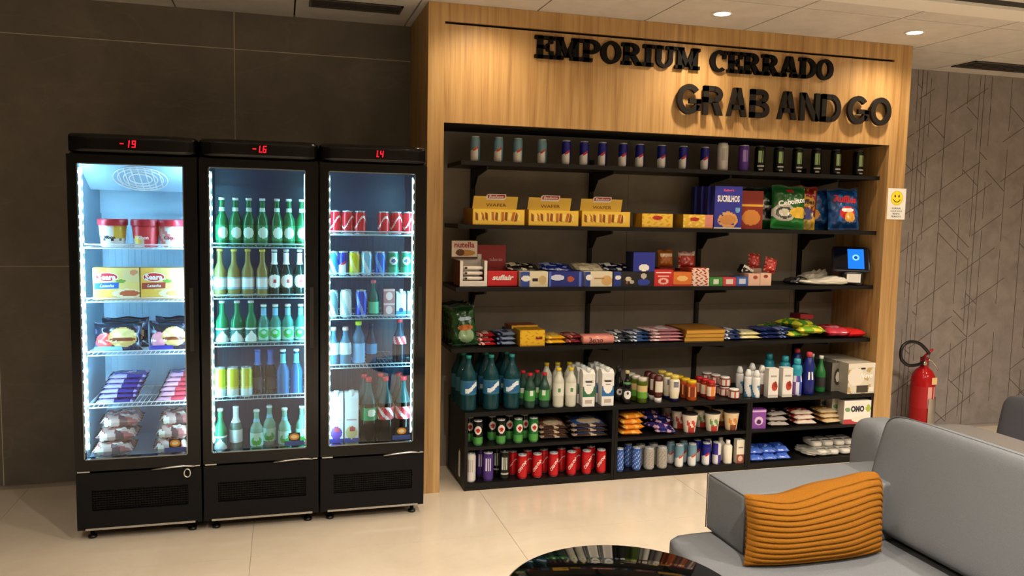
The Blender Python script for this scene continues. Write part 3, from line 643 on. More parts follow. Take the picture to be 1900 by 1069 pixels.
for k, x in enumerate([0.434, 0.764, 1.091]):
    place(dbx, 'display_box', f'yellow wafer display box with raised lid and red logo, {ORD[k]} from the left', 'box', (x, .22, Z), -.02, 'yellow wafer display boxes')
    for q in range(8): place([('wafer', barm)], 'wrapped_wafer', f'yellow wrapped wafer, {ORD[q]} from left in the {ORD[k]} display box', 'snack', (x-.118+.033*q, .19, Z+.028+.004*(q % 3)), (.0, .5, 1.35+.1*(q % 2)), 'wafers in the yellow display boxes')
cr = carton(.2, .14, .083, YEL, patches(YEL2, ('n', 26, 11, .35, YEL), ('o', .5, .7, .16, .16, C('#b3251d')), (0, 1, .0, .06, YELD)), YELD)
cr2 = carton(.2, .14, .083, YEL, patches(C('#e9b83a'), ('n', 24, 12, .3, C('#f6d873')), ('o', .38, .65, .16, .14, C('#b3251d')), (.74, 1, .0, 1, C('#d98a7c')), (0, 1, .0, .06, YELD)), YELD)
place(P(('box', cr)), 'biscuit_box', 'low yellow biscuit box right of the wafer displays', 'box', (1.425, .16, Z), -.02, 'low yellow biscuit boxes')
place(P(('box', cr2)), 'biscuit_box', 'low yellow biscuit box with a pink end beside the blue cereal', 'box', (1.699, .16, Z), -.02, 'low yellow biscuit boxes')
# cereal boxes
CB = C('#2a2f9c')
cer_art = patches(CB, ('o', .5, .2, .36, .2, C('#d9a066')), ('n', 24, 22, .55, CB), ('o', .5, .2, .2, .1, C('#e8c79c')), (0, 1, 0, .04, C('#e6e2dc')), ('o', .85, .45, .1, .06, C('#6fa9dd')))
cer = [('cereal', carton(.185, .055, .262, CB, cer_art, C('#20246f'), 18, 26).mesh()), ('lettering', text('SUCRILHOS', .15, WHITE, 0, .185, -.0285, bold=.04, height=.04).mesh()), ('lettering', text("Kellogg's", .07, C('#e05a80'), 0, .235, -.0285, bold=.03, slant=.2).mesh()), ('bowl_print', disc(MB(), 0, .055, .055, .03, -.0286, C('#c98a4c')).mesh())]
cxs = 1.904
place(cer, 'cereal_box', 'blue cereal box with white lettering, front of its row on the second shelf', 'box', (cxs, .12, Z), -.05, 'blue cereal boxes')
for k in range(3): place(cer[:1], 'cereal_box', f'blue cereal box, {ORD[k]} behind the front blue cereal box', 'box', (cxs-.012*(k+1)+.0, .185+.062*k, Z), -.04, 'blue cereal boxes')
rb_ = carton(.16, .05, .24, C('#7a2318'), patches(C('#8c2a1c'), ('o', .5, .3, .4, .2, C('#d88a3c')), (0, 1, .6, .66, C('#e7b13a'))))
place(P(('box', rb_)), 'cereal_box', 'brown and red cereal box half hidden beside the blue one', 'box', (2.094, .16, Z), -.05)
# crisp bags
def bag(w_, h, t_, art, seed, txt=None, tw=0, tx=0, tz=0, tc=WHITE, tilt=0, th_=None, bold=.03):
    m, fm = pouch(w_, h, t_, art, 22, 28, seed)
    parts = [('bag', m)]
    if txt: parts.append(('lettering', text(txt, tw, tc, tx, tz, 0, fm, bold=bold, tilt=tilt, height=th_)))
    return P(*parts)
GRN = C('#1c5e2c'); DGRN = C('#123c1e')
gart = patches(GRN, (0, 1, 0, .22, C('#2c8a3c')), ('o', .32, .36, .34, .2, C('#b9b9ae')), ('o', .32, .36, .25, .14, C('#3a3d38')), ('o', .32, .36, .16, .09, C('#c9c7b6')), ('o', .78, .38, .3, .13, C('#e2b93e')), (0, 1, .95, 1, C('#2e6e3b')), ('o', .5, .87, .13, .05, C('#a8332c')))
b1 = bag(.2, .27, .075, patches(DGRN, ('o', .5, .36, .4, .2, C('#9aa094')), ('o', .5, .36, .28, .13, C('#242824')), (0, 1, 0, .2, C('#1f6a30'))), 1, 'C', .05, -.03, .16)
b2 = bag(.235, .28, .08, gart, 2, 'Cebolitos', .19, .01, .175, WHITE, .22)
for k, (x, y) in enumerate([(2.191, .31), (2.263, .225)]):
    place(b1, 'snack_bag', ['dark green crisp bag farthest left, behind the other green bags', 'dark green crisp bag tucked behind the large lettered green bag'][k], 'crisp bag', (x, y, Z+.002), (-.1, .06, -.2), 'crisp bags on the second shelf')
place(b2, 'snack_bag', 'large green crisp bag with white lettering and an onion ring print', 'crisp bag', (2.358, .135, Z+.002), (-.12, .05, -.1), 'crisp bags on the second shelf')
rart = patches(C('#8f1f1c'), (0, 1, 0, .3, C('#e3b73c')), ('o', .5, .62, .4, .12, C('#d9a23a')), ('o', .5, .34, .38, .14, C('#4d5a9a')), ('o', .45, .12, .4, .1, C('#efd27a')), ('n', 19, 17, .6, C('#c9a13a')))
place(bag(.16, .285, .07, rart, 5, 'Ruffles', .11, 0, .18, C('#3a1410')), 'snack_bag', 'red and yellow crisp bag between the green and the blue bags', 'crisp bag', (2.518, .2, Z+.002), (-.12, .08, -.25), 'crisp bags on the second shelf')
bl = C('#15407f')
blart = patches(bl, ('n', 17, 13, .35, C('#1d63ad')), ('o', .55, .4, .26, .16, C('#c8202a')), ('o', .55, .47, .2, .05, WHITE), ('o', .62, .3, .17, .12, C('#e2a640')), (0, 1, .94, 1, C('#123563')))
place(bag(.2, .27, .075, patches(bl, ('n', 17, 13, .3, C('#1d63ad')), ('o', .18, .36, .24, .14, C('#e2a640'))), 6), 'snack_bag', 'blue crisp bag half hidden behind the right-hand blue bag', 'crisp bag', (2.672, .24, Z+.002), (-.1, .03, -.2), 'crisp bags on the second shelf')
place(bag(.215, .275, .08, blart, 7, 'Ruffles', .15, .0, .2, C('#d3202c'), -.1, bold=.05), 'snack_bag', 'blue crisp bag with red lips print, rightmost on the second shelf', 'crisp bag', (2.789, .14, Z+.002), (-.12, -.03, -.15), 'crisp bags on the second shelf')
# ================================================================== third shelf
Z = SH[2]
# hazelnut bar display
t = thing('hazelnut_display', 'white open display box of hazelnut bars at the left of the third shelf', 'box', (0.29, .17, Z))
w_ = .165; m = MB(); m.box(-w_/2, w_/2, -.08, .08, 0, .004, WHITE).box(-w_/2, w_/2, -.08, -.077, 0, .035, C('#ece6de')).box(-w_/2, -w_/2+.02, -.08, -.077, .035, .15, C('#ece6de')).box(w_/2-.02, w_/2, -.08, -.077, .035, .15, C('#ece6de')).box(-w_/2, -w_/2+.003, -.08, .08, 0, .15, C('#6b3a2a')).box(w_/2-.003, w_/2, -.08, .08, 0, .15, C('#e3dcd3')).box(-w_/2, w_/2, .077, .08, 0, .18, C('#e3dcd3'))
ob('tray', m, t)
ob('header_card', MB().prism([(-.105, .155), (.055, .155), (.055, .262), (-.105, .262)], .06, .064, C('#4a2a20'), 'paper').prism([(-.1, .165), (.052, .165), (.052, .258), (-.1, .258)], .0585, .0595, C('#e9dccb'), 'paper'), t)
ob('lettering', text('nutella', .12, C('#b3202a'), -.025, .235, .058, bold=.03), t); m = MB(); disc(m, -.02, .188, .06, .018, .058, C('#c98f3f')); disc(m, -.05, .19, .025, .02, .0575, C('#6b3516')); ob('print', m, t)
barw = MB().superbox(0, 0, 0, .118, .05, .02, 5, C('#efe9e0'), 'film', 5).box(-.05, -.035, -.026, -.0245, -.006, .006, C('#3a201a'), 'film').mesh()
for k in range(4): place([('bar', barw)], 'hazelnut_bar', f'white wrapped hazelnut bar, {ORD[k]} from the bottom in the white display', 'snack', (0.29, .125, Z+.018+.03*k), 0, 'bars in the white display')
# red boxes
rdk = C('#8e1a1e')
t = thing('red_chocolate_box', 'open dark red chocolate display box next to the white hazelnut display', 'box', (0.462, .19, Z))
ob('tray', MB().box(-.1, .1, -.07, -.067, 0, .09, C('#cf2026')).box(-.1, .1, -.07, .07, 0, .004, rdk).box(-.1, -.097, -.07, .07, 0, .09, rdk).box(.097, .1, -.07, .07, 0, .09, rdk).box(-.1, .1, .067, .07, 0, .1, rdk), t)
ob('raised_lid', MB().box(-.125, .06, .062, .066, .1, .235, rdk), t); ob('lettering', text('suflair', .13, WHITE, .01, .052, -.0708, bold=.04, slant=.2, height=.032), t); ob('lettering', text('talento', .08, C('#d9a9a9'), -.0, .15, .061), t)
def flatbar(w_, d_, t_, art, seed, rows=2):
    return P(('pack', pouch(w_, d_, t_, art, 16, 10, seed, lay=True)[0]))
NAVY = C('#1b2a86'); CREAM = C('#e2d9bd'); DARK = C('#14141c')
def upright_tray(w_, h, d_, art, side):    # shallow open tray, printed front
    m = carton(w_, d_, h, side, art, side, 16, 10)
    return P(('tray', m))
tr = [((0.6535, 0.167), patches(CREAM, (0, .32, 0, 1, C('#2b4aa0')), ('o', .2, .55, .16, .2, WHITE), ('o', .8, .45, .14, .3, C('#c9b27c')), (.45, .62, .35, .55, DARK)), CREAM, 'cream and blue chocolate tray right of the red box'),
      ((0.8515, 0.215), patches(NAVY, ('o', .25, .6, .2, .2, C('#cfd8f2')), ('o', .62, .5, .1, .2, C('#b3543a')), (.0, .08, 0, 1, C('#4a66c8')), (.86, .92, 0, 1, C('#5a78d0'))), NAVY, 'bright navy chocolate tray on the third shelf, second blue one'),
      ((1.0555, 0.173), patches(C('#e6dcc2'), (0, .2, 0, 1, C('#24408f')), ('o', .15, .6, .12, .2, WHITE), ('o', .8, .4, .2, .35, C('#d8b072')), (.35, .7, .5, .6, C('#a8854a'))), CREAM, 'cream chocolate tray with golden print between the navy trays'),
      ((1.231, 0.158), patches(C('#15151d'), (0, .3, 0, 1, C('#1f3a92')), ('o', .18, .6, .12, .15, WHITE), ('o', .6, .5, .12, .16, C('#d8cbb8')), ('o', .75, .3, .1, .12, C('#c8bca8')), ('o', .55, .25, .06, .1, C('#8c5a3a'))), C('#15151d'), 'dark chocolate tray with pale blobs and a navy end')]
for k, ((x, w_), art, sd, lab) in enumerate(tr): place(upright_tray(w_, .088, .12, art, sd), 'chocolate_tray', lab, 'chocolate', (x, .15, Z), -.02, 'chocolate trays on the third shelf')
lays = [(965, C('#22201c'), CREAM, 'black and cream chocolate bar lying behind the cream tray'), (1030, NAVY, C('#9fb2e4'), 'navy chocolate bar lying behind the navy tray'), (1088, CREAM, C('#b9ad8a'), 'cream chocolate bar lying behind the golden-print tray'), (1142, C('#171a3c'), WHITE, 'black and navy chocolate bar lying on the dark tray')]
for k, (u_, a_, b_, lab) in enumerate([(x, a, b, l) for (_, a, b, l), x in zip(lays, [0.616, 0.83, 1.039, 1.224])]):
    place(flatbar(.2, .1, .03, patches(a_, (.1, .3, .3, .8, b_), ('n', 14, 9, .5, b_)), 20+k), 'chocolate_bar', lab, 'chocolate', (u_, .235, Z+.092), (.35, .05, .05), 'chocolate bars lying on the trays')
    place(flatbar(.2, .1, .03, patches(a_, (.6, .8, .3, .7, b_), ('n', 12, 8, .5, b_)), 30+k), 'chocolate_bar', lab.replace('lying', 'lying lower,'), 'chocolate', (u_+.005, .3, Z+.06), (.3, 0, .0), 'chocolate bars lying on the trays')
place(P(('box', carton(.14, .12, .205, C('#1d2562'), patches(C('#2430a0'), (0, 1, 0, .45, C('#131318')), ('o', .5, .55, .25, .1, WHITE), ('o', .5, .3, .14, .08, C('#c7c0b4')), ('o', .5, .12, .3, .1, C('#2c3fae'))), C('#12163c')))), 'cookie_box', 'tall navy and black cookie box standing left of the orange and red packs', 'box', (1.348, .15, Z), -.03)
# orange / red group
def small(w_, h, d_, art, side): return P(('box', carton(w_, d_, h, side, art, side, 12, 12)))
grp = [((1.48, 0.126), .1, .12, patches(C('#cc2222'), (.1, .9, .78, .86, WHITE), (.2, .8, .56, .64, C('#f0b0a4')), ('o', .5, .3, .28, .2, C('#efc0b0')), ('o', .5, .3, .14, .1, C('#cc2222'))), C('#a51a1c'), 'red sweet box with a round pale emblem, left of the orange box', 0, .15),
       ((1.6075, 0.121), .085, .12, patches(C('#e0782a'), ('o', .5, .55, .3, .2, C('#f0c27a')), (0, 1, 0, .12, C('#b23320'))), C('#b8521c'), 'orange sweet box between the red and the spotted white boxes', 0, .15),
       ((1.7305, 0.119), .065, .1, patches(C('#ead8c8'), ('n', 19, 13, .25, C('#b32a22'))), C('#d8c4b2'), 'lower white sweet box with red spots', 0, .14),
       ((1.734, 0.118), .045, .1, patches(C('#e8d4c4'), ('n', 21, 9, .2, C('#b32a22'))), C('#c44a3a'), 'upper red-spotted sweet box stacked on the white spotted box', .0655, .15),
       ((1.84, 0.09), .052, .1, patches(C('#3d8a3c'), (.3, .7, .2, .8, C('#dfe8d6'))), C('#2f6e30'), 'small green and white gum box', 0, .14),
       ((1.9345, 0.091), .052, .1, patches(C('#c9484e'), (.25, .75, .2, .8, C('#efd9d6'))), C('#a83a40'), 'small pink and white gum box', 0, .14),
       ((2.024, 0.08), .055, .1, patches(C('#3a5fae'), (.25, .8, .2, .8, C('#cfdaf0'))), C('#2a4a90'), 'small blue and white gum box', 0, .14),
       ((2.1085, 0.081), .075, .1, patches(C('#e4b9a4'), ('o', .6, .7, .2, .16, C('#9a4032'))), C('#d2a692'), 'pink sweet box, left of the pair under the red packs', 0, .14),
       ((2.192, 0.078), .078, .1, patches(C('#e8bfa6'), ('o', .5, .75, .2, .14, C('#8a352a'))), C('#d2a692'), 'pink sweet box, right of the pair under the red packs', 0, .14)]
for (x, w_), h, d_, art, sd, lab, dz, y in grp: place(small(w_, h, d_, art, sd), 'sweet_box', lab, 'box', (x, y, Z+dz), -.03, 'small sweet boxes on the third shelf')
ups = [(1.577, .105, .11, patches(C('#c0702a'), (.1, .9, .6, .8, C('#e8d4b0')), (0, 1, 0, .1, C('#8e2a18'))), 'orange sweet bag standing behind the red and orange boxes', .102),
       (1.728, .12, .11, patches(C('#b8322c'), (0, 1, .72, .95, C('#e2d2c4')), ('n', 15, 11, .6, C('#e8a090'))), 'red sweet bag with a pale top standing behind the orange box', .095)]
for k, (x, w_, h, art, lab, dz) in enumerate(ups):
    place(small(w_, dz, .1, patches(C('#7a1c18')), C('#6a1614')), 'sweet_box', ['dark red sweet box supporting the orange bag', 'dark red sweet box supporting the pale-topped red bag'][k], 'box', (x, .29, Z), 0)
    place(P(('bag', pouch(w_, h, .05, art, 14, 14, 40+k)[0])), 'sweet_bag', lab, 'sweets', (x, .27, Z+dz+.001), (-.1, 0, 0))
place(small(.07, .1, .07, patches(C('#d7b9a0')), C('#cbab92')), 'sweet_box', 'pale pink sweet box standing behind the small gum boxes', 'box', (2.217, .27, Z), 0)
place(small(.08, .05, .05, patches(C('#151313'), (.0, 1, .7, 1, WHITE), ('n', 12, 7, .4, C('#d8d2c8'))), C('#151313')), 'sweet_box', 'black and white striped box tilted beside the red packs', 'box', (2.098, .2, Z+.066), (.0, .5, 0))
for k, (u_, dz, ry) in enumerate([(2.209, .101, .05), (2.249, .08, .25)]):
    place(P(('pack', pouch(.085, .095, .05, patches(C('#d0413c'), ('n', 16, 13, .5, C('#ee9a8e'))), 14, 14, 50+k)[0])), 'sweet_bag', ['coral red sweet pack, upper of the two on the pink boxes', 'coral red sweet pack, lower right of the two on the pink boxes'][k], 'sweets', (u_, [.26, .15][k], Z+dz), (-.12, ry, 0))
# folded plastic carrier bags
def crumple(sx, sy, sz, seed, col, amp=.3):
    rn = random.Random(seed); ph = [rn.uniform(0, 6.28) for _ in range(9)]
    def fn(Pv):
        a, b, c = Pv.x/sx*2, Pv.y/sy*2, Pv.z/sz*2
        n = amp*(math.sin(5*a+ph[0]+2*b)*math.sin(4*b+ph[1])+.6*math.sin(9*a-5*b+ph[2])*math.sin(8*c+6*b+ph[3])+.5*math.sin(13*a+ph[4])*math.sin(11*b+ph[5]))
        k = 1+n*.55
        return Vector((Pv.x*(1+n*.12), Pv.y*(1+n*.2), max(-sz/2, Pv.z*k*(1+.5*math.sin(2.2*a+ph[6])) if Pv.z > 0 else Pv.z)))
    return MB().superbox(0, 0, sz/2, sx, sy, sz, 3.0, col, 'film', 16, fn)
place(P(('bag', crumple(.36, .17, .045, 3, C('#d9d5c8')))), 'carrier_bags', 'crumpled white plastic carrier bags lying on the third shelf by the screen', 'plastic bag', (2.658, .15, Z), (0, 0, -.05))
place(P(('bag', crumple(.2, .14, .07, 8, C('#cfc9b9'), .5))), 'carrier_bags', 'peaked heap of cream plastic bags behind the flat white ones', 'plastic bag', (2.693, .31, Z))
place(P(('bag', crumple(.2, .12, .035, 12, C('#2e2c2a'), .5))), 'carrier_bags', 'small black plastic bag left of the white carrier bags', 'plastic bag', (2.51, .2, Z))
# payment terminal, its screen leaning back and turned to the left
t = thing('payment_terminal', 'black self-checkout tablet with blue screen on the third shelf', 'terminal', (2.868, .14, Z), (0, 0, -.5))
ob('base', MB().superbox(0, .0, .045, .13, .16, .09, 8, BK, 'plastic', 6), t); ob('sticker', MB().box(-.04, .045, -.0835, -.081, .02, .075, C('#e9e9e6'), 'paper'), t)
rot = (-.5, 0, 0)
tb = ob('tablet', MB().superbox(0, 0, 0, .235, .022, .185, 12, BK, 'plastic', 6), t, (-.01, -.012, .165), rot)
ob('bezel', MB().box(-.105, .105, -.0125, -.011, -.08, .08, C('#070b1c'), 'gloss'), tb)
ob('screen', MB().box(-.02, .08, -.0135, -.0126, -.072, .072, C('#1f6fd0'), 'screen'), tb)
m = MB(); disc(m, .03, .01, .022, .022, -.0138, C('#7fc4f4'), 'screen'); disc(m, .03, .01, .011, .011, -.0141, C('#123a8a'), 'screen'); ob('screen_icon', m, tb)
ob('support_arm', MB().tube([(0, .06, .08), (0, .05, .12), (0, .012, .16)], .014, BK, 'plastic'), t)
# ================================================================== fourth shelf
Z = SH[3]
gb = bag(.15, .235, .06, patches(C('#1c4a26'), ('n', 15, 19, .3, C('#0f2c18')), ('o', .6, .25, .3, .18, C('#8fb08a')), ('o', .6, .44, .3, .07, C('#b86a2c')), ('o', .6, .66, .26, .05, C('#9fb7cf')), (0, 1, .85, 1, C('#123018'))), 61)
place(gb, 'snack_bag', 'dark green crisp bag leaning at the left end of the fourth shelf', 'crisp bag', (0.255, .13, Z+.006), (-.12, -.12, -.25), 'green crisp bags on the fourth shelf')
for k in range(3): place(gb, 'snack_bag', f'dark green crisp bag, {ORD[k]} behind the leaning one on the fourth shelf', 'crisp bag', (0.249-.002*k, .21+.075*k, Z+.004), (-.12, -.12, -.25), 'green crisp bags on the fourth shelf')
# bars lying in short stacks along the shelf front; (px0, px1, layers, thickness, colours, what)
stacks = [((0.384, 0.106), 3, .026, C('#a51c24'), C('#d8c2b4'), 'red and cream chocolate pack', .16), ((0.502, 0.124), 3, .028, C('#7d8ca6'), C('#1f2a4a'), 'grey-blue chocolate pack', .17),
          ((0.804, 0.128), 2, .028, C('#dca61e'), C('#f3d160'), 'yellow chocolate pack', .17), ((0.9175, 0.093), 2, .03, C('#6e1f22'), C('#c07a74'), 'maroon chocolate pack', .17),
          ((1.229, 0.106), 3, .022, C('#2a2f3a'), C('#e2e6ea'), 'charcoal and white chocolate pack', .17), ((1.348, 0.126), 3, .022, C('#24467e'), C('#dfe6ee'), 'blue and white chocolate pack', .17),
          ((1.5315, 0.235), 4, .02, C('#c78a96'), C('#f0dfe0'), 'pink and white chocolate pack', .2), ((1.9895, 0.123), 3, .022, C('#22356e'), C('#dfe3ea'), 'navy and white chocolate pack', .17),
          ((2.1265, 0.145), 2, .026, C('#e6dca0'), C('#f4efd4'), 'pale yellow chocolate pack', .18), ((2.2675, 0.131), 3, .024, C('#1b2757'), C('#3a4a8e'), 'navy chocolate pack', .18), ((2.3995, 0.125), 3, .024, C('#1f2f66'), C('#8a9ac6'), 'navy and lilac chocolate pack', .18)]
for k, ((x, w_), n, th_, a_, b_, lab, d_) in enumerate(stacks):
    pk = P(('pack', pouch(w_*1.04, d_, th_, patches(a_, ('n', 7, 4, .62, b_), (.35, .65, .1, .45, b_), (0, .07, 0, 1, b_)), 14, 10, 70+k, lay=True)[0]))
    for q in range(n): place(pk, 'chocolate_pack', f'{lab} on the fourth shelf, {["bottom", "second", "third", "top"][q] if q < n-1 else "top"} of its stack', 'chocolate', (x+jit.uniform(-.006, .006), .1+d_/2+.012*q, Z+th_*.93*q), (0, 0, jit.uniform(-.06, .06)), 'chocolate packs stacked on the fourth shelf')
place(small((0.65, 0.152)[1], .093, .14, patches(C('#e4b51f'), (.62, .9, .42, .58, C('#7a1d1a')), ('n', 22, 15, .6, C('#c9941a')), (0, 1, 0, .06, C('#c08a14'))), C('#b98a12')), 'chocolate_box', 'upright yellow chocolate box with a dark red mark on the fourth shelf', 'box', ((0.65, 0.152)[0], .16, Z))
place(small(.17, .02, .12, patches(C('#d9a92c')), C('#8a4a20')), 'chocolate_box', 'flat yellow and brown box lying above the pile behind the yellow box', 'box', (0.641, .3, Z+.082), (0, 0, .1))
place(small(.16, .08, .13, patches(C('#5a6478')), C('#4a5468')), 'chocolate_box', 'grey box under the flat yellow one behind the fourth-shelf front row', 'box', (0.624, .31, Z), (0, 0, .05))
roll = MB().tube([(-.1, 0, .028), (-.096, 0, .028), (.096, 0, .028), (.1, 0, .028)], [.02, .027, .027, .02], C('#d98c80'), 'film', 16)
place(P(('roll', roll), ('lettering', text('Bono', .09, C('#5a2a2a'), -.02, .028, 0, lambda a, b: (a, -math.sqrt(max(1e-6, .0277**2-(b-.028)**2)), b), bold=.03))), 'biscuit_roll', 'pink biscuit roll at the front of the fourth shelf', 'biscuits', (1.063, .1, Z), 0, 'pink biscuit rolls')
place(P(('roll', roll)), 'biscuit_roll', 'pink biscuit roll lying behind the front one on the fourth shelf', 'biscuits', (1.071, .165, Z), .05, 'pink biscuit rolls')
for k in range(3): place(small(.27, .024, .28, patches(C('#cf9a34'), (0, 1, .8, 1, C('#8a5a1c'))), C('#9a6a20')), 'biscuit_pack', f'flat golden biscuit box on the fourth shelf, {["bottom", "middle", "top"][k]} of three', 'biscuits', ((1.79, 0.26)[0], .25, Z+.0242*k), .03*k-.03, 'flat golden biscuit boxes')
for k, (u_, y, dz, rz, a_, b_, lab) in enumerate([(2.463, .2, 0, .2, C('#5d9a2a'), C('#d9cf4a'), 'lime green crisp bag lying at the bottom of the green pile'), (2.569, .17, .028, -.2, C('#7db02c'), C('#e3d44c'), 'lime green crisp bag lying in the middle of the green pile'), (2.521, .24, .062, .4, C('#4a8a24'), C('#c9c43c'), 'lime green crisp bag lying on top of the green pile'), (2.434, .33, .02, .5, C('#3c7a22'), C('#a8b43c'), 'darker green crisp bag lying at the back left of the green pile')]):
    place(P(('bag', pouch(.2, .2, .05, patches(a_, ('n', 11, 9, .2, b_), ('o', .5, .5, .2, .16, b_)), 16, 14, 90+k, lay=True)[0])), 'snack_bag', lab, 'crisp bag', (u_, y, Z+dz), (0, 0, rz), 'green crisp bags lying on the fourth shelf')
place(small(.11, .03, .1, patches(C('#8e1420')), C('#6a0f18')), 'chocolate_box', 'small dark red box on top of the green crisp bags', 'box', (2.598, .27, Z+.113), (0, .05, .1))
for k, (u_, y, dz, rz, a_, b_, lab) in enumerate([(2.776, .24, .0, .3, C('#b3202c'), C('#d94a58'), 'crimson crisp bag lying nearest the green pile'), (2.749, .15, .012, -.1, C('#c43a4c'), C('#e89aa4'), 'pink-red crisp bag lying at the front edge of the fourth shelf'), (2.88, .16, 0, .1, C('#d01f22'), C('#ef5040'), 'bright red crisp bag at the right end of the fourth shelf'), (2.87, .31, .0, -.2, C('#b81a20'), C('#e04a40'), 'bright red crisp bag lying farthest back at the right end')]):
    place(P(('bag', pouch(.17, .19, .055, patches(a_, ('o', .5, .5, .3, .2, b_)), 14, 12, 100+k, lay=True)[0])), 'snack_bag', lab, 'crisp bag', (u_, y, Z+dz), (0, 0, rz), 'red crisp bags lying on the fourth shelf')
# ================================================================== worktop row
Z = CT
TEAL = C('#2f7f88')
def lab_water(th, t, z): return C('#2f6f8c') if not abs(th) < .9 or abs(z-.135) > .03 else (C('#dcebf2') if abs(z-.135-.02*math.sin(th*2.2)) < .014 else C('#1d5f96'))
water = bottle(.315, .047, .014, .58, .93, C('#2b6b76'), 'pet', C('#1f8a84'), .016, 1.15, [(.3, .56, lab_water)], seg=24)
for r_, (ys, ns) in enumerate(((.06, 'front'), (.165, 'middle'), (.27, 'back'))):
    for k, x in enumerate([0.262, 0.396, 0.519]):
        place(water, 'water_bottle', f'large teal water bottle on the worktop, {["left", "centre", "right"][k]} of the {ns} row', 'bottle', (x-.004*r_, ys, Z), jit.uniform(-.3, .3), 'large water bottles on the worktop')
soda = bottle(.205, .031, .0125, .55, .88, C('#4c7a6c'), 'pet', C('#b8222c'), .016, 1.15, [(.22, .52, lambda th, t, z: C('#d6e2d2') if abs(th+.2) < .3 and t > .5 else C('#3f8f46'))])
for k, (x, y, lb) in enumerate([(0.625, .04, 'left of the front pair'), (0.714, .04, 'right of the front pair'), (0.606, .12, 'left of the back pair'), (0.693, .12, 'right of the back pair')]):
    place(soda, 'soda_bottle', f'small green-labelled soda bottle with red cap, {lb}', 'bottle', (x, y, Z), jit.uniform(-.3, .3), 'small soda bottles with red caps')
coco = bottle(.232, .032, .0135, .66, .9, C('#c9cabb'), 'plastic', C('#d9bf2a'), .018, 1.15, [(.3, .62, lambda th, t, z: C('#4a8a4c') if abs(th) < .3 and .3 < t < .6 else C('#dcdcd0'))])
for k, (x, y, lb) in enumerate([(0.797, .03, 'left of the front pair'), (0.874, .03, 'right of the front pair'), (0.779, .2, 'left of the back three'), (0.849, .2, 'centre of the back three'), (0.925, .2, 'right of the back three')]):
    place(coco, 'drink_bottle', f'milky drink bottle with yellow cap, {lb}', 'bottle', (x, y, Z), jit.uniform(-.3, .2), 'milky bottles with yellow caps')
def mart(c): return patches(C('#e8e8e4'), (0, 1, .3, .62, c), ('o', .5, .64, .4, .26, C('#efefec')), (.25, .75, .74, .79, C('#4a4440')), (.3, .7, .64, .68, C('#8a8680')), (.2, .8, .08, .22, C('#b8aca0')))
for k, (x, c_, nm) in enumerate([(0.979, C('#2c6e4c'), 'green'), (1.1, C('#2468a8'), 'blue')]):
    cp = milk(.074, .07, .215, C('#dcdcd8'), mart(c_), C('#d8e0e0'))
    cp.append(('lettering', text('ITALAC', .05, C('#4a4440'), 0, .15, -.0388, bold=.03).mesh()))
    for r_ in range(3): place(cp, 'milk_carton', f'white milk carton with a {nm} band, {["front", "middle", "rear"][r_]} of its row', 'carton', (x, .035+.09*r_, Z), -.06, 'milk cartons on the worktop')
soy = bottle(.2, .027, .0095, .52, .8, C('#0e0e0f'), 'gloss', C('#3a3836'), .02, 1.3, [(.14, .46, lambda th, t, z: C('#e4e4e0') if .25 < math.hypot(th*.9, (t-.5)*2.0) < .62 else C('#17181a'))])
oil = bottle(.2, .027, .0095, .52, .8, C('#0e0e0f'), 'gloss', C('#c9bf8c'), .018, 1.35, [(.14, .46, lambda th, t, z: C('#e4e4e0') if math.hypot(th*.8, (t-.45)*1.9) < .75 and not math.hypot(th, (t-.6)*2.2) < .3 else C('#17181a')), (.6, .66, C('#3f7a44'))])
place(soy, 'sauce_bottle', 'black sauce bottle with a ring mark, behind the pale-capped one', 'bottle', (1.217, .11, Z), -.2, 'dark sauce bottles')
place(oil, 'sauce_bottle', 'black sauce bottle with pale cap and white label on the worktop', 'bottle', (1.236, .035, Z), -.2, 'dark sauce bottles')
place(soy, 'sauce_bottle', 'black sauce bottle, rearmost beside the milk cartons', 'bottle', (1.245, .2, Z), -.2, 'dark sauce bottles')
jp = lambda r, h: [(r*.9, 0), (r, .006), (r, h*.78), (r*.85, h*.86), (r*.8, h*.88)]
def mkjar(r, h, col, mat, lidc, labc=None, lz=(.2, .7)): return jar(jp(r, h), col, mat, [(r*.86, h*.86), (r*.86, h*.99), (r*.8, h)], lidc, (r+.0007, h*lz[0], h*lz[1], labc) if labc else None)
olive = mkjar(.031, .155, C('#7d9a2c'), 'pet', C('#cfcabc'), lambda th, t, z: C('#5f9a34') if t < .5 else C('#c9b27a'))
place(olive, 'olive_jar', 'green jar with a pale lid, in front of its row', 'jar', (1.336, .035, Z), 0, 'green jars')
for k in range(2): place(olive, 'olive_jar', f'green jar with a pale lid, {ORD[k+1]} in its row', 'jar', (1.336-.012, .105+.07*k, Z), .4, 'green jars')
def upside(body, labc, capc, h=.165, r=.029): return P(('bottle', MB().lathe([(r*.75, .03), (r*.95, .045), (r, .07), (r, h*.8), (r*.85, h*.95), (r*.5, h)], 18, body, 'plastic')), ('cap', MB().lathe([(r*.8, 0), (r*.8, .028), (r*.6, .03)], 16, capc, 'plastic')), ('label', MB().lathe([(r+.0007, .065), (r+.0007, .1), (r+.0007, h*.8)], 18, labc, 'paper', cap=False)))
ket = upside(C('#4e1a16'), lambda th, t, z: C('#d9d3c4') if abs(th) < .7 and not (abs(th) < .35 and .3 < t < .6) else C('#4e1a16'), C('#dcdad2'))
for r_ in range(3): place(ket, 'ketchup_bottle', f'dark red squeeze bottle on its white cap, {["front", "second", "third"][r_]} in its row', 'bottle', (1.44, .03+.07*r_, Z), -.2, 'squeeze bottles on the worktop')
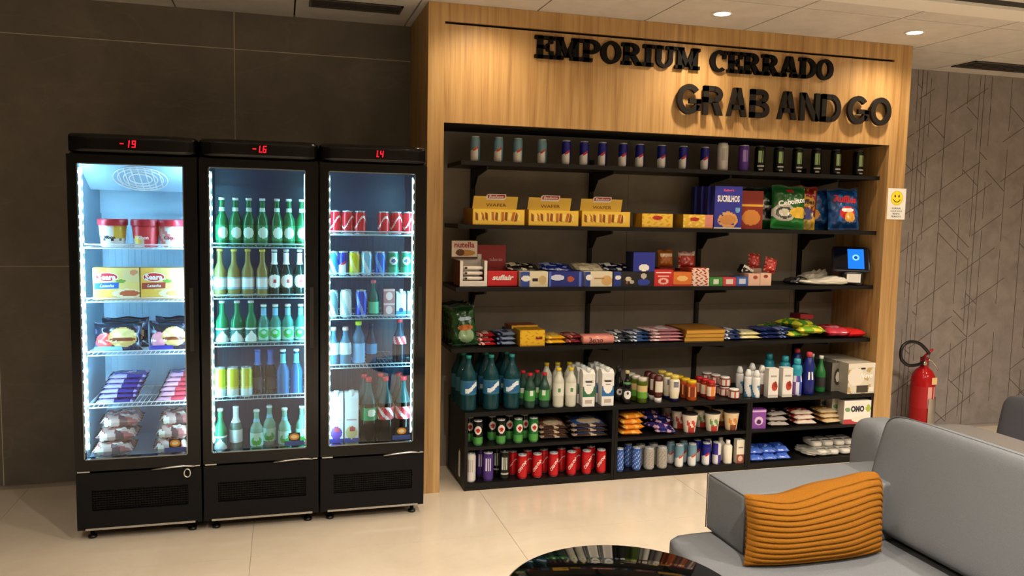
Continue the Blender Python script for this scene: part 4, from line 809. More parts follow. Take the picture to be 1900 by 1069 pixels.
mayo = P(('bottle', MB().lathe([(.022, 0), (.026, .02), (.031, .06), (.031, .13), (.022, .142)], 18, lambda th, t, z: C('#e6dfc4') if z > .03 else C('#2a2a6a'), 'plastic')), ('cap', MB().lathe([(.026, .14), (.027, .158), (.024, .162)], 16, C('#d8c25a'), 'plastic')), ('label', MB().lathe([(.0318, .062), (.0318, .09), (.0318, .125)], 18, lambda th, t, z: C('#7d7a8c') if (abs(th) < .5 and .25 < t < .75) else C('#e9e3cf'), 'paper', cap=False)))
for r_ in range(3): place(mayo, 'mayonnaise_bottle', f'cream squeeze bottle with a yellow lid, {["front", "second", "third"][r_]} in its row', 'bottle', (1.552-.006*r_, .035+.075*r_, Z), -.1, 'squeeze bottles on the worktop')
must = mkjar(.032, .125, C('#a8481c'), 'gloss', C('#e0b81e'), lambda th, t, z: C('#e2a15c') if math.sin(th*5)*math.sin(t*9) > .2 else C('#7a2a14'))
for r_ in range(3): place(must, 'sauce_jar', f'orange-brown jar with a yellow lid, {["front", "second", "third"][r_]} in its row', 'jar', (1.67-.005*r_, .035+.075*r_, Z), 0, 'jars with yellow lids')
pep = mkjar(.026, .118, C('#8c2a1a'), 'gloss', C('#c8202a'), lambda th, t, z: C('#e58a3a') if abs(th) < .6 else C('#e9d9c8'))
for r_ in range(3): place(pep, 'sauce_jar', f'small orange-labelled bottle with a red lid, {["front", "second", "third"][r_]} in its row', 'jar', (1.804-.006*r_, .035+.065*r_, Z), 0, 'jars with red lids')
wj = mkjar(.034, .062, C('#7a3a2c'), 'gloss', C('#e6e6e2'), lambda th, t, z: C('#d8d4cc') if (math.sin(th*6) > -.3) else C('#b04a3c'), (.15, .75))
for r_ in range(4):
    for l_ in range(2):
        if r_ == 0 and l_ == 1: continue
        place(wj, 'spread_jar', f'small spread jar with white lid, {["lower", "upper"][l_]} one, {["front", "second", "third", "rear"][r_]} in its row', 'jar', (1.963-.022*r_, .03+.075*r_, Z+.0625*l_), 0, 'small spread jars')
def spraycan(h, r, body, capc, art): return P(('can', MB().lathe([(r*.9, 0), (r, .005)]+[(r, .005+(h*.72-.005)*k/8) for k in range(1, 9)]+[(r*.8, h*.75)], 18, art, 'plastic')), ('cap', MB().lathe([(r*.86, h*.75), (r*.86, h*.85), (r*.55, h*.97), (r*.4, h)], 16, capc, 'plastic')))
spw = spraycan(.175, .0245, WHITE, C('#dfe3e4'), lambda th, t, z: C('#3f7fae') if math.sin(t*7+th*2.2) < -.25 and t < .6 else C('#e6e8e8'))
for k, (u_, y, lb) in enumerate([(2.08, .06, 'left of the front pair'), (2.116, .025, 'right of the front pair'), (2.079, .16, 'rear left')]): place(spw, 'spray_can', f'white and blue aerosol on the worktop, {lb}', 'aerosol', (u_, y, Z), -.1, 'white and blue aerosols')
spb = spraycan(.19, .025, WHITE, C('#e6e6e2'), lambda th, t, z: C('#6b4a44') if t < .55 and th < .6 else C('#e4e2de'))
for k, (u_, y) in enumerate([(2.203, .1), (2.182, .18)]): place(spb, 'spray_can', f'white and brown aerosol, {["nearer", "farther"][k]} of the two behind the blue ones', 'aerosol', (u_, y, Z), -.1, 'white and brown aerosols')
sa = patches(C('#e8e6e0'), ('o', .62, .38, .3, .16, C('#b8402e')), ('o', .7, .45, .16, .1, C('#8c2a22')), (0, 1, .02, .08, C('#c9c3ae')), (.2, .8, .72, .76, C('#a8a49c')))
for k, (u_, lb) in enumerate([(2.228, 'left'), (2.331, 'right')]): place(P(('carton', carton(.068, .055, .185, C('#dcdad4'), sa))), 'soap_carton', f'white carton with red flower print, {lb} of the pair on the worktop', 'carton', (u_, .03, Z), -.08, 'white cartons with red print')
soft = P(('bottle', MB().lathe([(.03, 0), (.034, .008), (.034, .09), (.029, .13), (.034, .165), (.03, .19), (.019, .2)], 20, lambda th, t, z: C('#2a9ab4') if t > .72 else (C('#d9e6f2') if math.sin(th*4+t*9) > .1 else (C('#3c4fb4') if th > -.2 else C('#8a5aa8'))), 'plastic')), ('cap', MB().lathe([(.021, .2), (.022, .215), (.021, .235), (.014, .238)], 16, C('#2f9fb0'), 'plastic')))
for k, (u_, y, lb) in enumerate([(2.42, .04, 'at the front'), (2.399, .14, 'behind the white cartons'), (2.347, .24, 'farthest back')]): place(soft, 'softener_bottle', f'fabric softener bottle with turquoise cap, {lb}', 'bottle', (u_, y, Z), -.2, 'softener bottles with turquoise caps')
det = P(('bottle', MB().lathe([(.033, 0), (.038, .008), (.038, .1), (.032, .15), (.036, .19), (.022, .235), (.016, .245)], 20, lambda th, t, z: WHITE if math.hypot(th*.8, (t-.5)*3.4) < .5 and not math.hypot(th*.8, (t-.5)*3.4) < .22 else C('#1a2478'), 'plastic')), ('cap', MB().lathe([(.019, .245), (.019, .272), (.012, .276)], 14, C('#c23a44'), 'plastic')))
place(det, 'detergent_bottle', 'navy detergent bottle with red cap and round white emblem', 'bottle', (2.515, .05, Z), -.2, 'navy detergent bottles')
place(det, 'detergent_bottle', 'navy detergent bottle farther back, left of the red-capped one', 'bottle', (2.53, .2, Z), -.2, 'navy detergent bottles')
grn = bottle(.24, .032, .012, .5, .85, C('#1f6e34'), 'plastic', WHITE, .02, 1.2, [(.15, .42, C('#2a2c2a'))])
for r_ in range(2): place(grn, 'cleaner_bottle', f'green cleaner bottle with white cap, {["front", "rear"][r_]} one left of the toilet paper', 'bottle', (2.643-.01*r_, .1+.08*r_, Z), 0, 'green cleaner bottles')
tpart = patches(C('#d9d0bd'), ('n', 13, 11, .45, C('#b99f6a')), ('o', .3, .55, .3, .3, C('#e8e0d2')), (0, 1, .86, 1, C('#e4dccc')), (.35, .75, .02, .26, C('#3a322a')), (.8, .98, .06, .22, C('#e9e2da')), (.48, .64, .8, .84, BLACK))
tp = P(('pack', carton(.205, .125, .2, C('#cfc6b4'), tpart, C('#a9a294'), 24, 22, 'film')), ('lettering', text('Neve', .1, C('#f7f3e8'), .035, .118, -.0645, bold=.04, slant=.3)))
for r_ in range(3): place(tp, 'toilet_paper', f'beige toilet paper pack at the right end of the worktop, {["front", "second", "rear"][r_]} of the row', 'toilet paper', (2.881, .06+.128*r_, Z), -.01, 'toilet paper packs')
for r_ in range(2): place(P(('pack', carton(.09, .12, .19, C('#6a665e'), patches(C('#7d786e'), ('o', .5, .5, .3, .3, C('#3a3834')), ('o', .5, .5, .16, .18, C('#c9c5ba'))), C('#55524b'), 14, 14, 'film'))), 'toilet_paper', f'slim grey paper pack beside the beige toilet paper, {["front", "rear"][r_]} one', 'toilet paper', (2.771, .15+.13*r_, Z), -.03, 'slim grey paper packs')
# ================================================================== base cabinets, upper bays
Z = .2535
gcan = can(.145, .0285, emblem(C('#1d6e34'), C('#4fa04c'), C('#e6e2da'), C('#b3231f')), 28)
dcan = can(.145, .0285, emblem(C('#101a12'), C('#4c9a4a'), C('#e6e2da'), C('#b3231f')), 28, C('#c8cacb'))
for k, x in enumerate([0.317, 0.454, 0.558, 0.651]):
    place(dcan if k < 2 else gcan, 'drink_can', f'green can with red and white emblem in the upper bay, {ORD[k]} from the left', 'can', (x, .035, Z), jit.uniform(-.3, .1), 'green cans in the base cabinet')
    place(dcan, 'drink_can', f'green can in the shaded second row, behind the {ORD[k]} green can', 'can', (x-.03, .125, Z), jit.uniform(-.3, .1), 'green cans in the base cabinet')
for k, ((x, w_), a_) in enumerate((((0.785, 0.176), C('#8a5a44')), ((1.011, 0.228), C('#3a5a9c')))):
    for q in range(3):
        art = patches(C('#3a2c24'), (.08, .92, .1, .9, a_), ('n', 13, 9, .55, C('#b8a48c')), ('o', .5, .35, .3, .22, C('#d9c8a8')))
        place(P(('pack', pouch(w_*.98, .19, .028, art, 18, 16, 110+3*k+q, lay=True)[0])), 'frozen_meal_pack', f'{["brown", "blue"][k]} printed flat pack in the upper left bay, {["bottom", "middle", "top"][q]} of its pile', 'snack', (x, .115+.008*q, Z+.018+.026*q), (.15, 0, -.05), 'flat printed packs')
for q in range(4): place(P(('pack', pouch(.15, .13, .036, patches(C('#e08a22'), ('n', 12, 8, .4, C('#f0b85a')), (.2, .8, .35, .6, C('#c26a14'))), 14, 10, 120+q, lay=True)[0])), 'biscuit_pack', f'orange biscuit pack in the middle cabinet, {["bottom", "second", "third", "top"][q]} of its stack', 'biscuits', ((1.2815, 0.153)[0]+jit.uniform(-.006, .006), .085, Z+.0335*q), (0, 0, jit.uniform(-.15, .15)), 'orange biscuit packs')
for q in range(5): place(P(('pack', pouch(.14, .12, .034, patches([C('#1f2260'), C('#3c2a6e'), C('#171a4a')][q % 3], ('n', 11, 8, .4, C('#c9a0b8')), (.3, .6, .2, .6, C('#5a5ab8'))), 14, 10, 130+q, lay=True)[0])), 'biscuit_pack', f'dark purple biscuit pack beside the orange ones, {["bottom", "second", "third", "fourth", "top"][q]} of the heap', 'biscuits', (1.479+[.03, .0, .035, -.03, -.02][q], .07+.035*q, Z+.022*q), (0, 0, jit.uniform(-.4, .4)), 'dark purple biscuit packs')
def cup(c1, c2, c3): return P(('cup', MB().lathe([(.034, 0), (.035, .003)]+[(.035+.013*k/10, .003+.11*k/10) for k in range(1, 11)], 28, lambda th, t, z: c2 if (.32 < t < .72 and abs(th) < .85 and math.sin(th*7+t*11) > -.2) else (c3 if t < .28 and abs(th) < .6 else c1), 'paper')), ('lid', MB().lathe([(.05, .113), (.0505, .116), (.049, .119), (.02, .1195)], 28, C('#2a2624'), 'film')))
cups = [cup(C('#e8dccb'), C('#c9483a'), C('#b02a24')), cup(C('#e2d8c4'), C('#6f9a5a'), C('#b83028')), cup(C('#e4c9a0'), C('#d98a3c'), C('#7a3a20'))]
for k, (x, nm) in enumerate(zip([1.67, 1.828, 1.961], ('red-printed', 'green and red printed', 'orange-printed'))):
    for r_ in range(3): place(cups[k], 'noodle_cup', f'{nm} noodle cup in the middle cabinet, {["front", "second", "rear"][r_]} of its row', 'cup', (x-.02*r_, .045+.105*r_, Z), -.1, 'noodle cups')
place(P(('box', carton(.095, .06, .125, C('#7a3a94'), patches(C('#8a4aa4'), ('o', .5, .4, .3, .22, C('#e2c4e4')), ('o', .5, .35, .16, .12, C('#4a1a5c')), (0, 1, .86, .93, C('#dcb8e0'))), C('#5c2a70')))), 'sanitary_pack', 'small purple pack at the left of the right-hand cabinet', 'pack', (2.148, .05, Z), -.1)
pk = [((1443, 786), C('#2e2a30'), C('#b8b0a8'), 'dark grey flat pack', 3, .15), ((1492, 782), C('#a8362c'), C('#e8d8c8'), 'red and white flat pack', 3, .16), ((1539, 784), C('#b8864a'), C('#e0c89c'), 'tan flat pack', 3, .15)]
for k, (x, (_, a_, b_, lb, n, w_)) in enumerate(zip([2.311, 2.509, 2.703], pk)):
    for q in range(n): place(P(('pack', pouch(w_, .14, .03, patches(a_, ('n', 10, 8, .35, b_), (.1, .9, .0, .25, b_)), 14, 10, 140+k*5+q, lay=True)[0])), 'biscuit_pack', f'{lb} in the right cabinet, {["bottom", "middle", "top"][q]} of its pile', 'biscuits', (x, .09+.02*q, Z+.028*q), (0, 0, jit.uniform(-.15, .15)), 'flat packs in the right cabinet')
om = P(('box', carton(.2, .07, .155, C('#dedbd2'), patches(C('#ece9e0'), (0, 1, 0, .22, C('#b83a44')), ('o', .65, .2, .35, .14, C('#e9e2d2')), ('o', .14, .62, .1, .1, C('#7aa06a')), ('o', .9, .66, .09, .16, C('#a9b84a'))), C('#b8b2a6'), 22, 18)), ('lettering', text('OMO', .1, C('#23283c'), .0, .1, -.0362, bold=.06, height=.042)))
for r_ in range(3): place(om, 'washing_powder_box', f'white washing powder box with dark lettering, {["front", "second", "rear"][r_]} in the right cabinet', 'box', (2.864-.015*r_, .03+.1*r_, Z), -.05, 'washing powder boxes')
# ================================================================== base cabinets, lower bays
Z = .0405
tallW2 = can(.168, .031, claws(C('#d6d4cf'), C('#a9a7a2')), 36); tallP2 = can(.168, .031, claws(C('#4a2f80'), C('#d9d0ea')), 36); tallK2 = can(.168, .031, claws(C('#121512'), C('#cfd8cc'), C('#b8bcb8')), 36, C('#5a5d5c'))
for x, cn, lb in zip([0.276, 0.381, 0.478], (tallW2, tallP2, tallK2), ('white', 'purple', 'black')):
    place(cn, 'drink_can', f'tall {lb} can with claw marks in the lower left bay, front row', 'can', (x, .035, Z), -.15, 'tall cans in the lower left bay')
    place(cn, 'drink_can', f'tall {lb} can with claw marks in the lower left bay, second row', 'can', (x-.02, .125, Z), -.15, 'tall cans in the lower left bay')
redart = lambda th, t: C('#e9c9c4') if (abs(t-.52-.16*math.sin(th*2.1+.5)) < .022 and abs(th) < .9) else C('#bf1820')
rcan = can(.142, .0295, redart, 28, extra=(('lettering', text('Coca-Cola', .085, C('#efdcd8'), 0, .075, 0, wrap(.0295), bold=.02, slant=.35, tilt=1.0)),))
rcan2 = can(.142, .0295, redart, 28)
for k, x in enumerate([0.586, 0.678, 0.779, 0.891, 0.987, 1.081]):
    place(rcan, 'drink_can', f'red cola can in the lower left bay, {ORD[k]} from the left in front', 'can', (x, .03, Z), jit.uniform(-.4, .1), 'red cola cans in the base cabinet')
    place(rcan2, 'drink_can', f'red cola can in the second row behind the {ORD[k]} red can', 'can', (x-.035, .115, Z), jit.uniform(-.4, .1), 'red cola cans in the base cabinet')
bcan = can(.142, .0275, mottled(C('#3a63b4'), C('#b9c9e8'), 9), 24); gcn = can(.135, .033, mottled(C('#a9a49c'), C('#8a857d'), 13), 24)
slimP = can(.142, .0265, lambda th, t: C('#e4e2e6') if (t > .45) == (th > 0) else C('#3a2f96'), 24)
for k, (x, cn, lb) in enumerate(zip([1.199, 1.312, 1.395, 1.482, 1.6, 1.689, 1.787, 1.859], (bcan, bcan, gcn, gcn, slimA, slimA, slimB, slimP),
        ('blue patterned can, left of the pair', 'blue patterned can, right of the pair', 'wide grey can, left of the pair', 'wide grey can, right of the pair', 'pale blue slim can, left of the pair', 'pale blue slim can, right of the pair', 'navy and white slim can', 'violet and white slim can'))):
    place(cn, 'drink_can', f'{lb} in the lower middle bay', 'can', (x, .03, Z), jit.uniform(-.25, .1), 'cans in the lower middle bay')
    place(cn, 'drink_can', f'{lb} in the lower middle bay, second row', 'can', (x-.02, .11, Z), jit.uniform(-.25, .1), 'cans in the lower middle bay')
sh_ = P(('bottle', MB().lathe([(.026, 0), (.028, .006), (.028, .11), (.02, .122)], 18, lambda th, t, z: C('#e4dfcc') if t > .45 else (C('#6f9aa8') if abs(th) < .5 else C('#d9d4c2')), 'plastic')), ('cap', MB().lathe([(.014, .122), (.014, .148), (.01, .15)], 12, C('#e9e6dc'), 'plastic')))
sh2 = P(('carton', carton(.052, .045, .15, C('#e2dcc9'), patches(C('#e6dfcb'), (0, 1, 0, .38, C('#8a4a3a')), ('o', .5, .2, .3, .12, C('#d9b0a0')), (.2, .8, .66, .7, C('#8a8478')))))); 
place(sh_, 'shampoo_bottle', 'cream bottle with teal emblem in the lower middle bay', 'bottle', (1.937, .03, Z), -.1, 'small toiletries'); place(sh_, 'shampoo_bottle', 'cream bottle with teal emblem, one behind the other in the lower middle bay', 'bottle', (1.937-.01, .1, Z), -.1, 'small toiletries')
place(sh2, 'cream_carton', 'cream and brown carton at the right end of the lower middle bay', 'carton', (2.018, .03, Z), -.1, 'small toiletries')
for k, x in enumerate([2.145, 2.244, 2.343]):
    for q in range(2): place(P(('pack', pouch(.1, .14, .04, patches(C('#2c50b0'), ('n', 9, 7, .5, C('#8aa4e4')), (.1, .9, .0, .3, C('#4a70d0'))), 14, 10, 170+k*2+q, lay=True)[0])), 'tissue_pack', f'blue tissue pack in the lower right bay, {["left", "centre", "right"][k]} stack, {["lower", "upper"][q]} one', 'tissue', (x+.01*q, .075+.03*q, Z+.036*q), (.08, 0, -.12), 'blue tissue packs')
place(P(('net', crumple(.22, .2, .04, 21, C('#a9a69c'), .5))), 'wrapped_cutlery', 'heap of black and white wrapped bits left of the white rolls', 'pack', (2.627, .12, Z))
wrl = MB().superbox(0, 0, .02, .075, .16, .04, 4, C('#d9d5cb'), 'film', 6).box(-.03, .03, -.05, -.03, .039, .0405, C('#5a564e'), 'film').mesh()
for k, x in enumerate([2.651, 2.739, 2.828, 2.909]):
    for q in range(2): place([('pack', wrl)], 'cutlery_pack', f'white wrapped pack in the lower right bay, {ORD[k]} from the left, {["lower", "upper"][q]} one', 'pack', (x, .1+.06*q, Z+.041*q), (0, 0, -.1), 'white wrapped packs')
# ================================================================== freezer contents
def fz(i): return F1S[i]+.0015
tub_a = [lambda th, t, z: C('#d8b53a') if (th > .25 and t > .35) else (C('#2a2a2a') if math.sin(th*9)*math.sin(t*22) > .45 and .25 < t < .7 else C('#e9e4dc')),
         lambda th, t, z: C('#e4c64a') if math.hypot(th*.8+.35, (t-.35)*1.6) < .35 else (C('#c9323a') if t > .4 or th > .2 else C('#d9d2cb')),
         lambda th, t, z: C('#e9e6e2') if math.sin(th*6+t*9) > -.4 else C('#d98a8a')]
for k, (x, nm) in enumerate(zip([-1.53, -1.386, -1.271], ('yellow and white', 'red with a yellow swirl', 'mostly white'))):
    pr = [(.05, 0), (.052, .004)]+[(.052+.009*q/8, .004+.096*q/8) for q in range(1, 9)]
    place(P(('tub', MB().lathe(pr, 28, tub_a[k], 'plastic')), ('lid', MB().lathe([(.064, .1), (.066, .104), (.066, .128), (.06, .131)], 28, C('#b8202e'), 'plastic')), ('lettering', text('Kibon', .05, [C('#202020'), WHITE, C('#9a3a3a')][k], 0, .045, 0, wrap(.0565), bold=.04))), 'ice_cream_tub', f'{nm} ice cream tub with red lid on the top freezer shelf', 'tub', (x, -.17, fz(0)), -.1, 'ice cream tubs')
def seara(w_, banner, food):
    art = patches(C('#e2b44a'), (.3, 1, .3, 1, C('#dfc877')), (.62, 1, .55, .95, C('#d8c890') if banner == 'b' else C('#e8cf8a')), (0, 1, 0, .1, C('#c98a3a')), ('o', .72, .2, .32, .14, C('#e9d6ae')), ('o', .78, .2, .22, .09, food), ('o', .88, .86, .08, .09, C('#c9825a')), ('o', .6, .58, .1, .06, C('#6f9a3c')))
    m = carton(w_, .06, .152, C('#d9a23c'), art, C('#b8842c'), 26, 18)
    r = MB(); xx = -w_*.2; disc(r, xx, .108, .05, .022, -.0312, WHITE); disc(r, xx, .108, .046, .019, -.0316, C('#c01f2a'))
    bn = MB().prism([(xx-.055, .05), (xx+.05, .054), (xx+.052, .083), (xx-.053, .08)], -.0318, -.031, C('#1a5fb0') if banner == 'b' else C('#9a3a2a'), 'paper')
    return P(('box', m), ('logo', r), ('banner', bn), ('lettering', text('Seara', .078, WHITE, xx, .108, -.032, bold=.04)), ('lettering', text('Lasanha', .06, WHITE, xx, .067, -.0325, bold=.02, slant=.3)))
(x1_, w1_), (x2_, w2_) = (-1.515, 0.202), (-1.3105, 0.197)
place(seara(w1_, 'b', C('#b8552e')), 'frozen_meal_box', 'yellow frozen meal box with a blue banner in the freezer', 'box', (x1_, -.17, fz(1)), 0, 'frozen meal boxes')
place(seara(w2_, 'r', C('#d9a860')), 'frozen_meal_box', 'yellow frozen meal box with a brown-red banner in the freezer', 'box', (x2_, -.17, fz(1)), 0, 'frozen meal boxes')
burg = lambda left, right: patches(C('#1d1d2c'), ('n', 9, 7, .55, C('#4a4a66')), ('o', .24, .35, .2, .26, left), ('o', .62, .45, .3, .34, C('#c9a460')), ('o', .62, .55, .26, .2, C('#e2cf8c')), ('o', .62, .38, .28, .07, C('#7a3a22')), (0, .6, 0, .16, right))
for k, ((x, w_), art, lb) in enumerate((((-1.523, 0.216), burg(C('#d04a44'), C('#8fc0c4')), 'black sandwich pack with a red patch, left on the third freezer shelf'), ((-1.291, 0.19), burg(C('#d98a9a'), C('#3a3a9c')), 'black and navy sandwich pack, right on the third freezer shelf'))):
    place(P(('pack', pouch(w_, .14, .075, art, 26, 20, 180+k)[0]), ('lettering', text('Hot Pocket', .08, WHITE, -.04, .045, -.036, bold=.03))), 'frozen_sandwich', lb, 'frozen food', (x, -.15, fz(2)), (-.18, 0, 0), 'frozen sandwich packs')
    place(P(('pack', pouch(w_, .15, .06, art, 16, 14, 182+k)[0])), 'frozen_sandwich', 'rear ' + lb, 'frozen food', (x+.015, -.05, fz(2)), (-.15, 0, 0), 'frozen sandwich packs')
for k, ((x, w_), a_, b_, lb) in enumerate((((-1.535, 0.176), C('#4a3a9a'), C('#b9aee0'), 'purple frozen pack on the left'), ((-1.2785, 0.153), C('#5a4a86'), C('#d9a0b4'), 'mauve frozen pack on the right'))):
    for q in range(6): place(P(('pack', pouch(w_, .17, .024, patches(a_, (.0, 1, 0, .2, b_), ('n', 9, 6, .4, b_), (.5, .9, 0, .3, C('#2c1f7a') if k == 0 else C('#c03a4a'))), 16, 12, 190+6*k+q, lay=True)[0])), 'frozen_pack', f'{lb} of the fourth freezer shelf, {["lowest", "second", "third", "fourth", "fifth", "topmost"][q]} of its stack', 'frozen food', (x+.008*q, -.14+.022*q, fz(3)+.0195*q), (0, 0, jit.uniform(-.06, .06)), 'frozen packs stacked in the freezer')
meat = lambda s: patches(C('#a98a7c'), ('n', 9, 13, .1, C('#8a4a44')), ('n', 13, 9, .4, C('#4f302e')), ('n', 7, 17, .62, C('#c9bca8')))
for k, ((x, w_), lb) in enumerate((((-1.548, 0.19), 'left'), ((-1.2905, 0.165), 'right'))):
    for q in range(3): place(P(('bag', pouch(w_, .2, .075, meat(q), 22, 16, 205+3*k+q, lay=True)[0])), 'frozen_meat_bag', f'clear bag of frozen meat on the freezer floor, {lb} pile, {["bottom", "middle", "top"][q]}', 'frozen food', (x+.012*q, -.14+.03*q, .3715+.062*q), (.0, 0, jit.uniform(-.1, .1)), 'bags of frozen meat')
# ================================================================== beer fridge contents
def beer(glass, labs, cap=C('#c9cdd0'), h=.235, r=.0305, mat='bottleglass'): return bottle(h, r, .0125, .5, .76, glass, mat, cap, .012, 1.15, labs, seg=18)
GG = C('#2c8a52'); AQ = C('#5fb8a0')
heart = beer(GG, [(.12, .44, lambda th, t, z: C('#d2ece2') if math.hypot(th*.75, (t-.5)*1.7) < .62 else C('#1f7a48')), (.72, .8, C('#bfe0d2'))])
for k, x in enumerate([-1.04, -0.977, -0.915, -0.851, -0.782, -0.725, -0.663]): place(heart, 'beer_bottle', f'green beer bottle with oval label, top beer shelf, {ORD[k]} from left', 'bottle', (x, -.19, F2S[0]+.001), jit.uniform(-.3, .3), 'bottles in the beer fridge')
coro = beer(C('#b9a866'), [(.16, .42, lambda th, t, z: C('#e6eef0') if .2 < t < .85 else C('#8fb4c0'))], C('#c9b24a'))
dkw = beer(C('#1f3f3a'), [(.18, .48, lambda th, t, z: (C('#b8323c') if math.hypot(th, (t-.5)*2) < .3 else C('#eef2f2')) if math.hypot(th*.7, (t-.5)*1.8) < .85 else C('#1f3f3a')), (.68, .93, C('#e9f1f2'))])
for k, x in enumerate([-1.052, -0.987, -0.922, -0.853]): place(coro, 'beer_bottle', f'golden beer bottle with white label, second beer shelf, {ORD[k]} from left', 'bottle', (x, -.19, F2S[1]+.001), jit.uniform(-.3, .3), 'bottles in the beer fridge')
for k, x in enumerate([-0.796, -0.739, -0.674]): place(dkw, 'beer_bottle', f'dark beer bottle with white neck foil on the second beer shelf, {ORD[k]} one', 'bottle', (x, -.19, F2S[1]+.001), jit.uniform(-.3, .3), 'bottles in the beer fridge')
stel = beer(C('#3aa06c'), [(.06, .38, lambda th, t, z: C('#e4f3f2') if t < .8 - abs(th)*.5 or t > .85 else C('#2a6e64'))], h=.215)
aqua = beer(C('#62c4b8'), [(.1, .42, lambda th, t, z: C('#2fae4a') if math.hypot(th*.9, (t-.5)*2.2) < .8 and not math.hypot(th*.9, (t-.6)*2.2) < .35 else C('#9fe0d8')), (.72, .9, C('#7ab4e0'))], C('#dfe8ea'), h=.195, r=.029)
for k, x in enumerate([-1.045, -0.975, -0.909]): place(stel, 'beer_bottle', f'green beer bottle with white base label, third beer shelf, {ORD[k]} from left', 'bottle', (x, -.19, F2S[2]+.001), jit.uniform(-.2, .2), 'bottles in the beer fridge')
for k, x in enumerate([-0.849, -0.793, -0.733, -0.67]): place(aqua, 'beer_bottle', f'aqua bottle with green print, third beer shelf, {ORD[k]} from the green ones', 'bottle', (x, -.19, F2S[2]+.001), jit.uniform(-.2, .2), 'bottles in the beer fridge')
ycan = can(.15, .029, lambda th, t: C('#bfc22a') if t > .38 and math.sin(th*3) > -.55 else (C('#cfe6ea') if t < .3 else C('#d6d878')), 24)
for k, x in enumerate([-1.058, -0.997, -0.934]): place(ycan, 'drink_can', f'yellow-green can on the fourth beer shelf, {ORD[k]} from the left', 'can', (x, -.2, F2S[3]+.001), jit.uniform(-.2, .2), 'yellow cans in the beer fridge')
dkb = beer(C('#22222c'), [(.66, .95, C('#3f6fc4')), (.12, .4, C('#2a2a38'))], C('#3a5aa8'), h=.23, r=.028)
blu = beer(C('#1f86c4'), [(.7, .9, C('#5fc4d4'))], C('#e6f2f4'), h=.232, r=.031)
for k, x in enumerate([-0.88, -0.818]): place(dkb, 'beer_bottle', f'dark bottle with a blue neck on the fourth beer shelf, {["left", "right"][k]} of two', 'bottle', (x, -.16, F2S[3]+.001), 0, 'bottles in the beer fridge')
for k, x in enumerate([-0.757, -0.692]): place(blu, 'beer_bottle', f'bright blue bottle on the fourth beer shelf, {["left", "right"][k]} of two', 'bottle', (x, -.19, F2S[3]+.001), 0, 'bottles in the beer fridge')
ltg = beer(C('#a4d8c4'), [(.12, .44, lambda th, t, z: C('#2fae3c') if math.hypot(th*.9, (t-.4)*2) < .75 and not math.hypot(th*.9, (t-.6)*2) < .4 else C('#b9e4d6')), (.7, .78, C('#6fb4d0'))], C('#e6eeee'), h=.205, r=.031)
wnk = beer(C('#8fa89a'), [(.16, .46, C('#e9eeee')), (.62, .95, C('#e4ecec'))], C('#e9eeee'), h=.215)
place(stel, 'beer_bottle', 'green beer bottle with white base label standing on the beer fridge floor', 'bottle', (-1.058, -.2, .371), 0, 'bottles in the beer fridge')
place(wnk, 'beer_bottle', 'bottle with white neck foil and white label on the beer fridge floor', 'bottle', (-0.987, -.16, .371), 0, 'bottles in the beer fridge')
for k, (x, y) in enumerate([(-0.886, -.21), (-0.825, -.13), (-0.751, -.2), (-0.665, -.17)]): place(ltg, 'beer_bottle', f'pale green bottle on the beer fridge floor, {ORD[k]} from the left', 'bottle', (x, y, .371), jit.uniform(-.2, .2), 'bottles in the beer fridge')
# ================================================================== soft drink fridge contents
cola = can(.116, .031, lambda th, t: C('#eac9c9') if abs(t-.5-.25*math.sin(th*2+.4)) < .05 else C('#c81a28'), 24)
for k, x in enumerate([-0.499, -0.437, -0.375, -0.255, -0.191, -0.127]): place(cola, 'drink_can', f'red cola can on the top shelf of the soft drink fridge, {ORD[k]} from the left', 'can', (x, -.19, F3S[0]+.001), jit.uniform(-.3, .3), 'cans in the soft drink fridge')
def plain(a_, b_, h=.122, r=.029): return can(h, r, lambda th, t: b_ if math.sin(th*3+t*6) > .55 else a_, 24)
fc = [(plain(C('#2f86b8'), C('#bfd8e0')), 'teal blue'), (can(.122, .027, duo(C('#20309c'), C('#dfe6ec'), C('#2a4aa8'), C('#b0304a')), 24), 'navy and white'), (plain(C('#c9c41f'), C('#e6e48a')), 'yellow'), (plain(C('#7fb8dc'), C('#d0e6f2')), 'pale blue'), (plain(C('#1f5fc4'), C('#5f9ae0')), 'royal blue'), (can(.122, .029, emblem(C('#1f8a6a'), C('#3aa884'), C('#d9ecec'), C('#4a5a9a')), 24), 'emerald with a round emblem, left'), (can(.122, .029, emblem(C('#1f8a6a'), C('#3aa884'), C('#d9ecec'), C('#4a5a9a')), 24), 'emerald with a round emblem, right')]
for x, (cn, lb) in zip([-0.51, -0.459, -0.405, -0.343, -0.274, -0.207, -0.14], fc): place(cn, 'drink_can', f'{lb} can on the second shelf of the soft drink fridge', 'can', (x, -.2, F3S[1]+.001), 0, 'cans in the soft drink fridge')
for x, cn, lb in zip([-0.513, -0.445, -0.369], (plain(C('#5f7f8c'), C('#c9dde2'), .14), plain(C('#e2edf0'), C('#9fc8dc'), .142, .03), plain(C('#2038b0'), C('#7a94e0'), .14)), ('grey-teal', 'white', 'deep blue')): place(cn, 'drink_can', f'{lb} tall can on the third shelf of the soft drink fridge', 'can', (x, -.2, F3S[2]+.001), 0, 'cans in the soft drink fridge')
place(bottle(.19, .028, .011, .5, .82, C('#3aa4a0'), 'pet', C('#d05a6a'), .016, 1.2, [(.1, .42, C('#5fc49a'))]), 'drink_bottle', 'aqua bottle with pink cap on the third soft drink shelf', 'bottle', (-0.305, -.19, F3S[2]+.001), 0, 'bottles in the soft drink fridge')
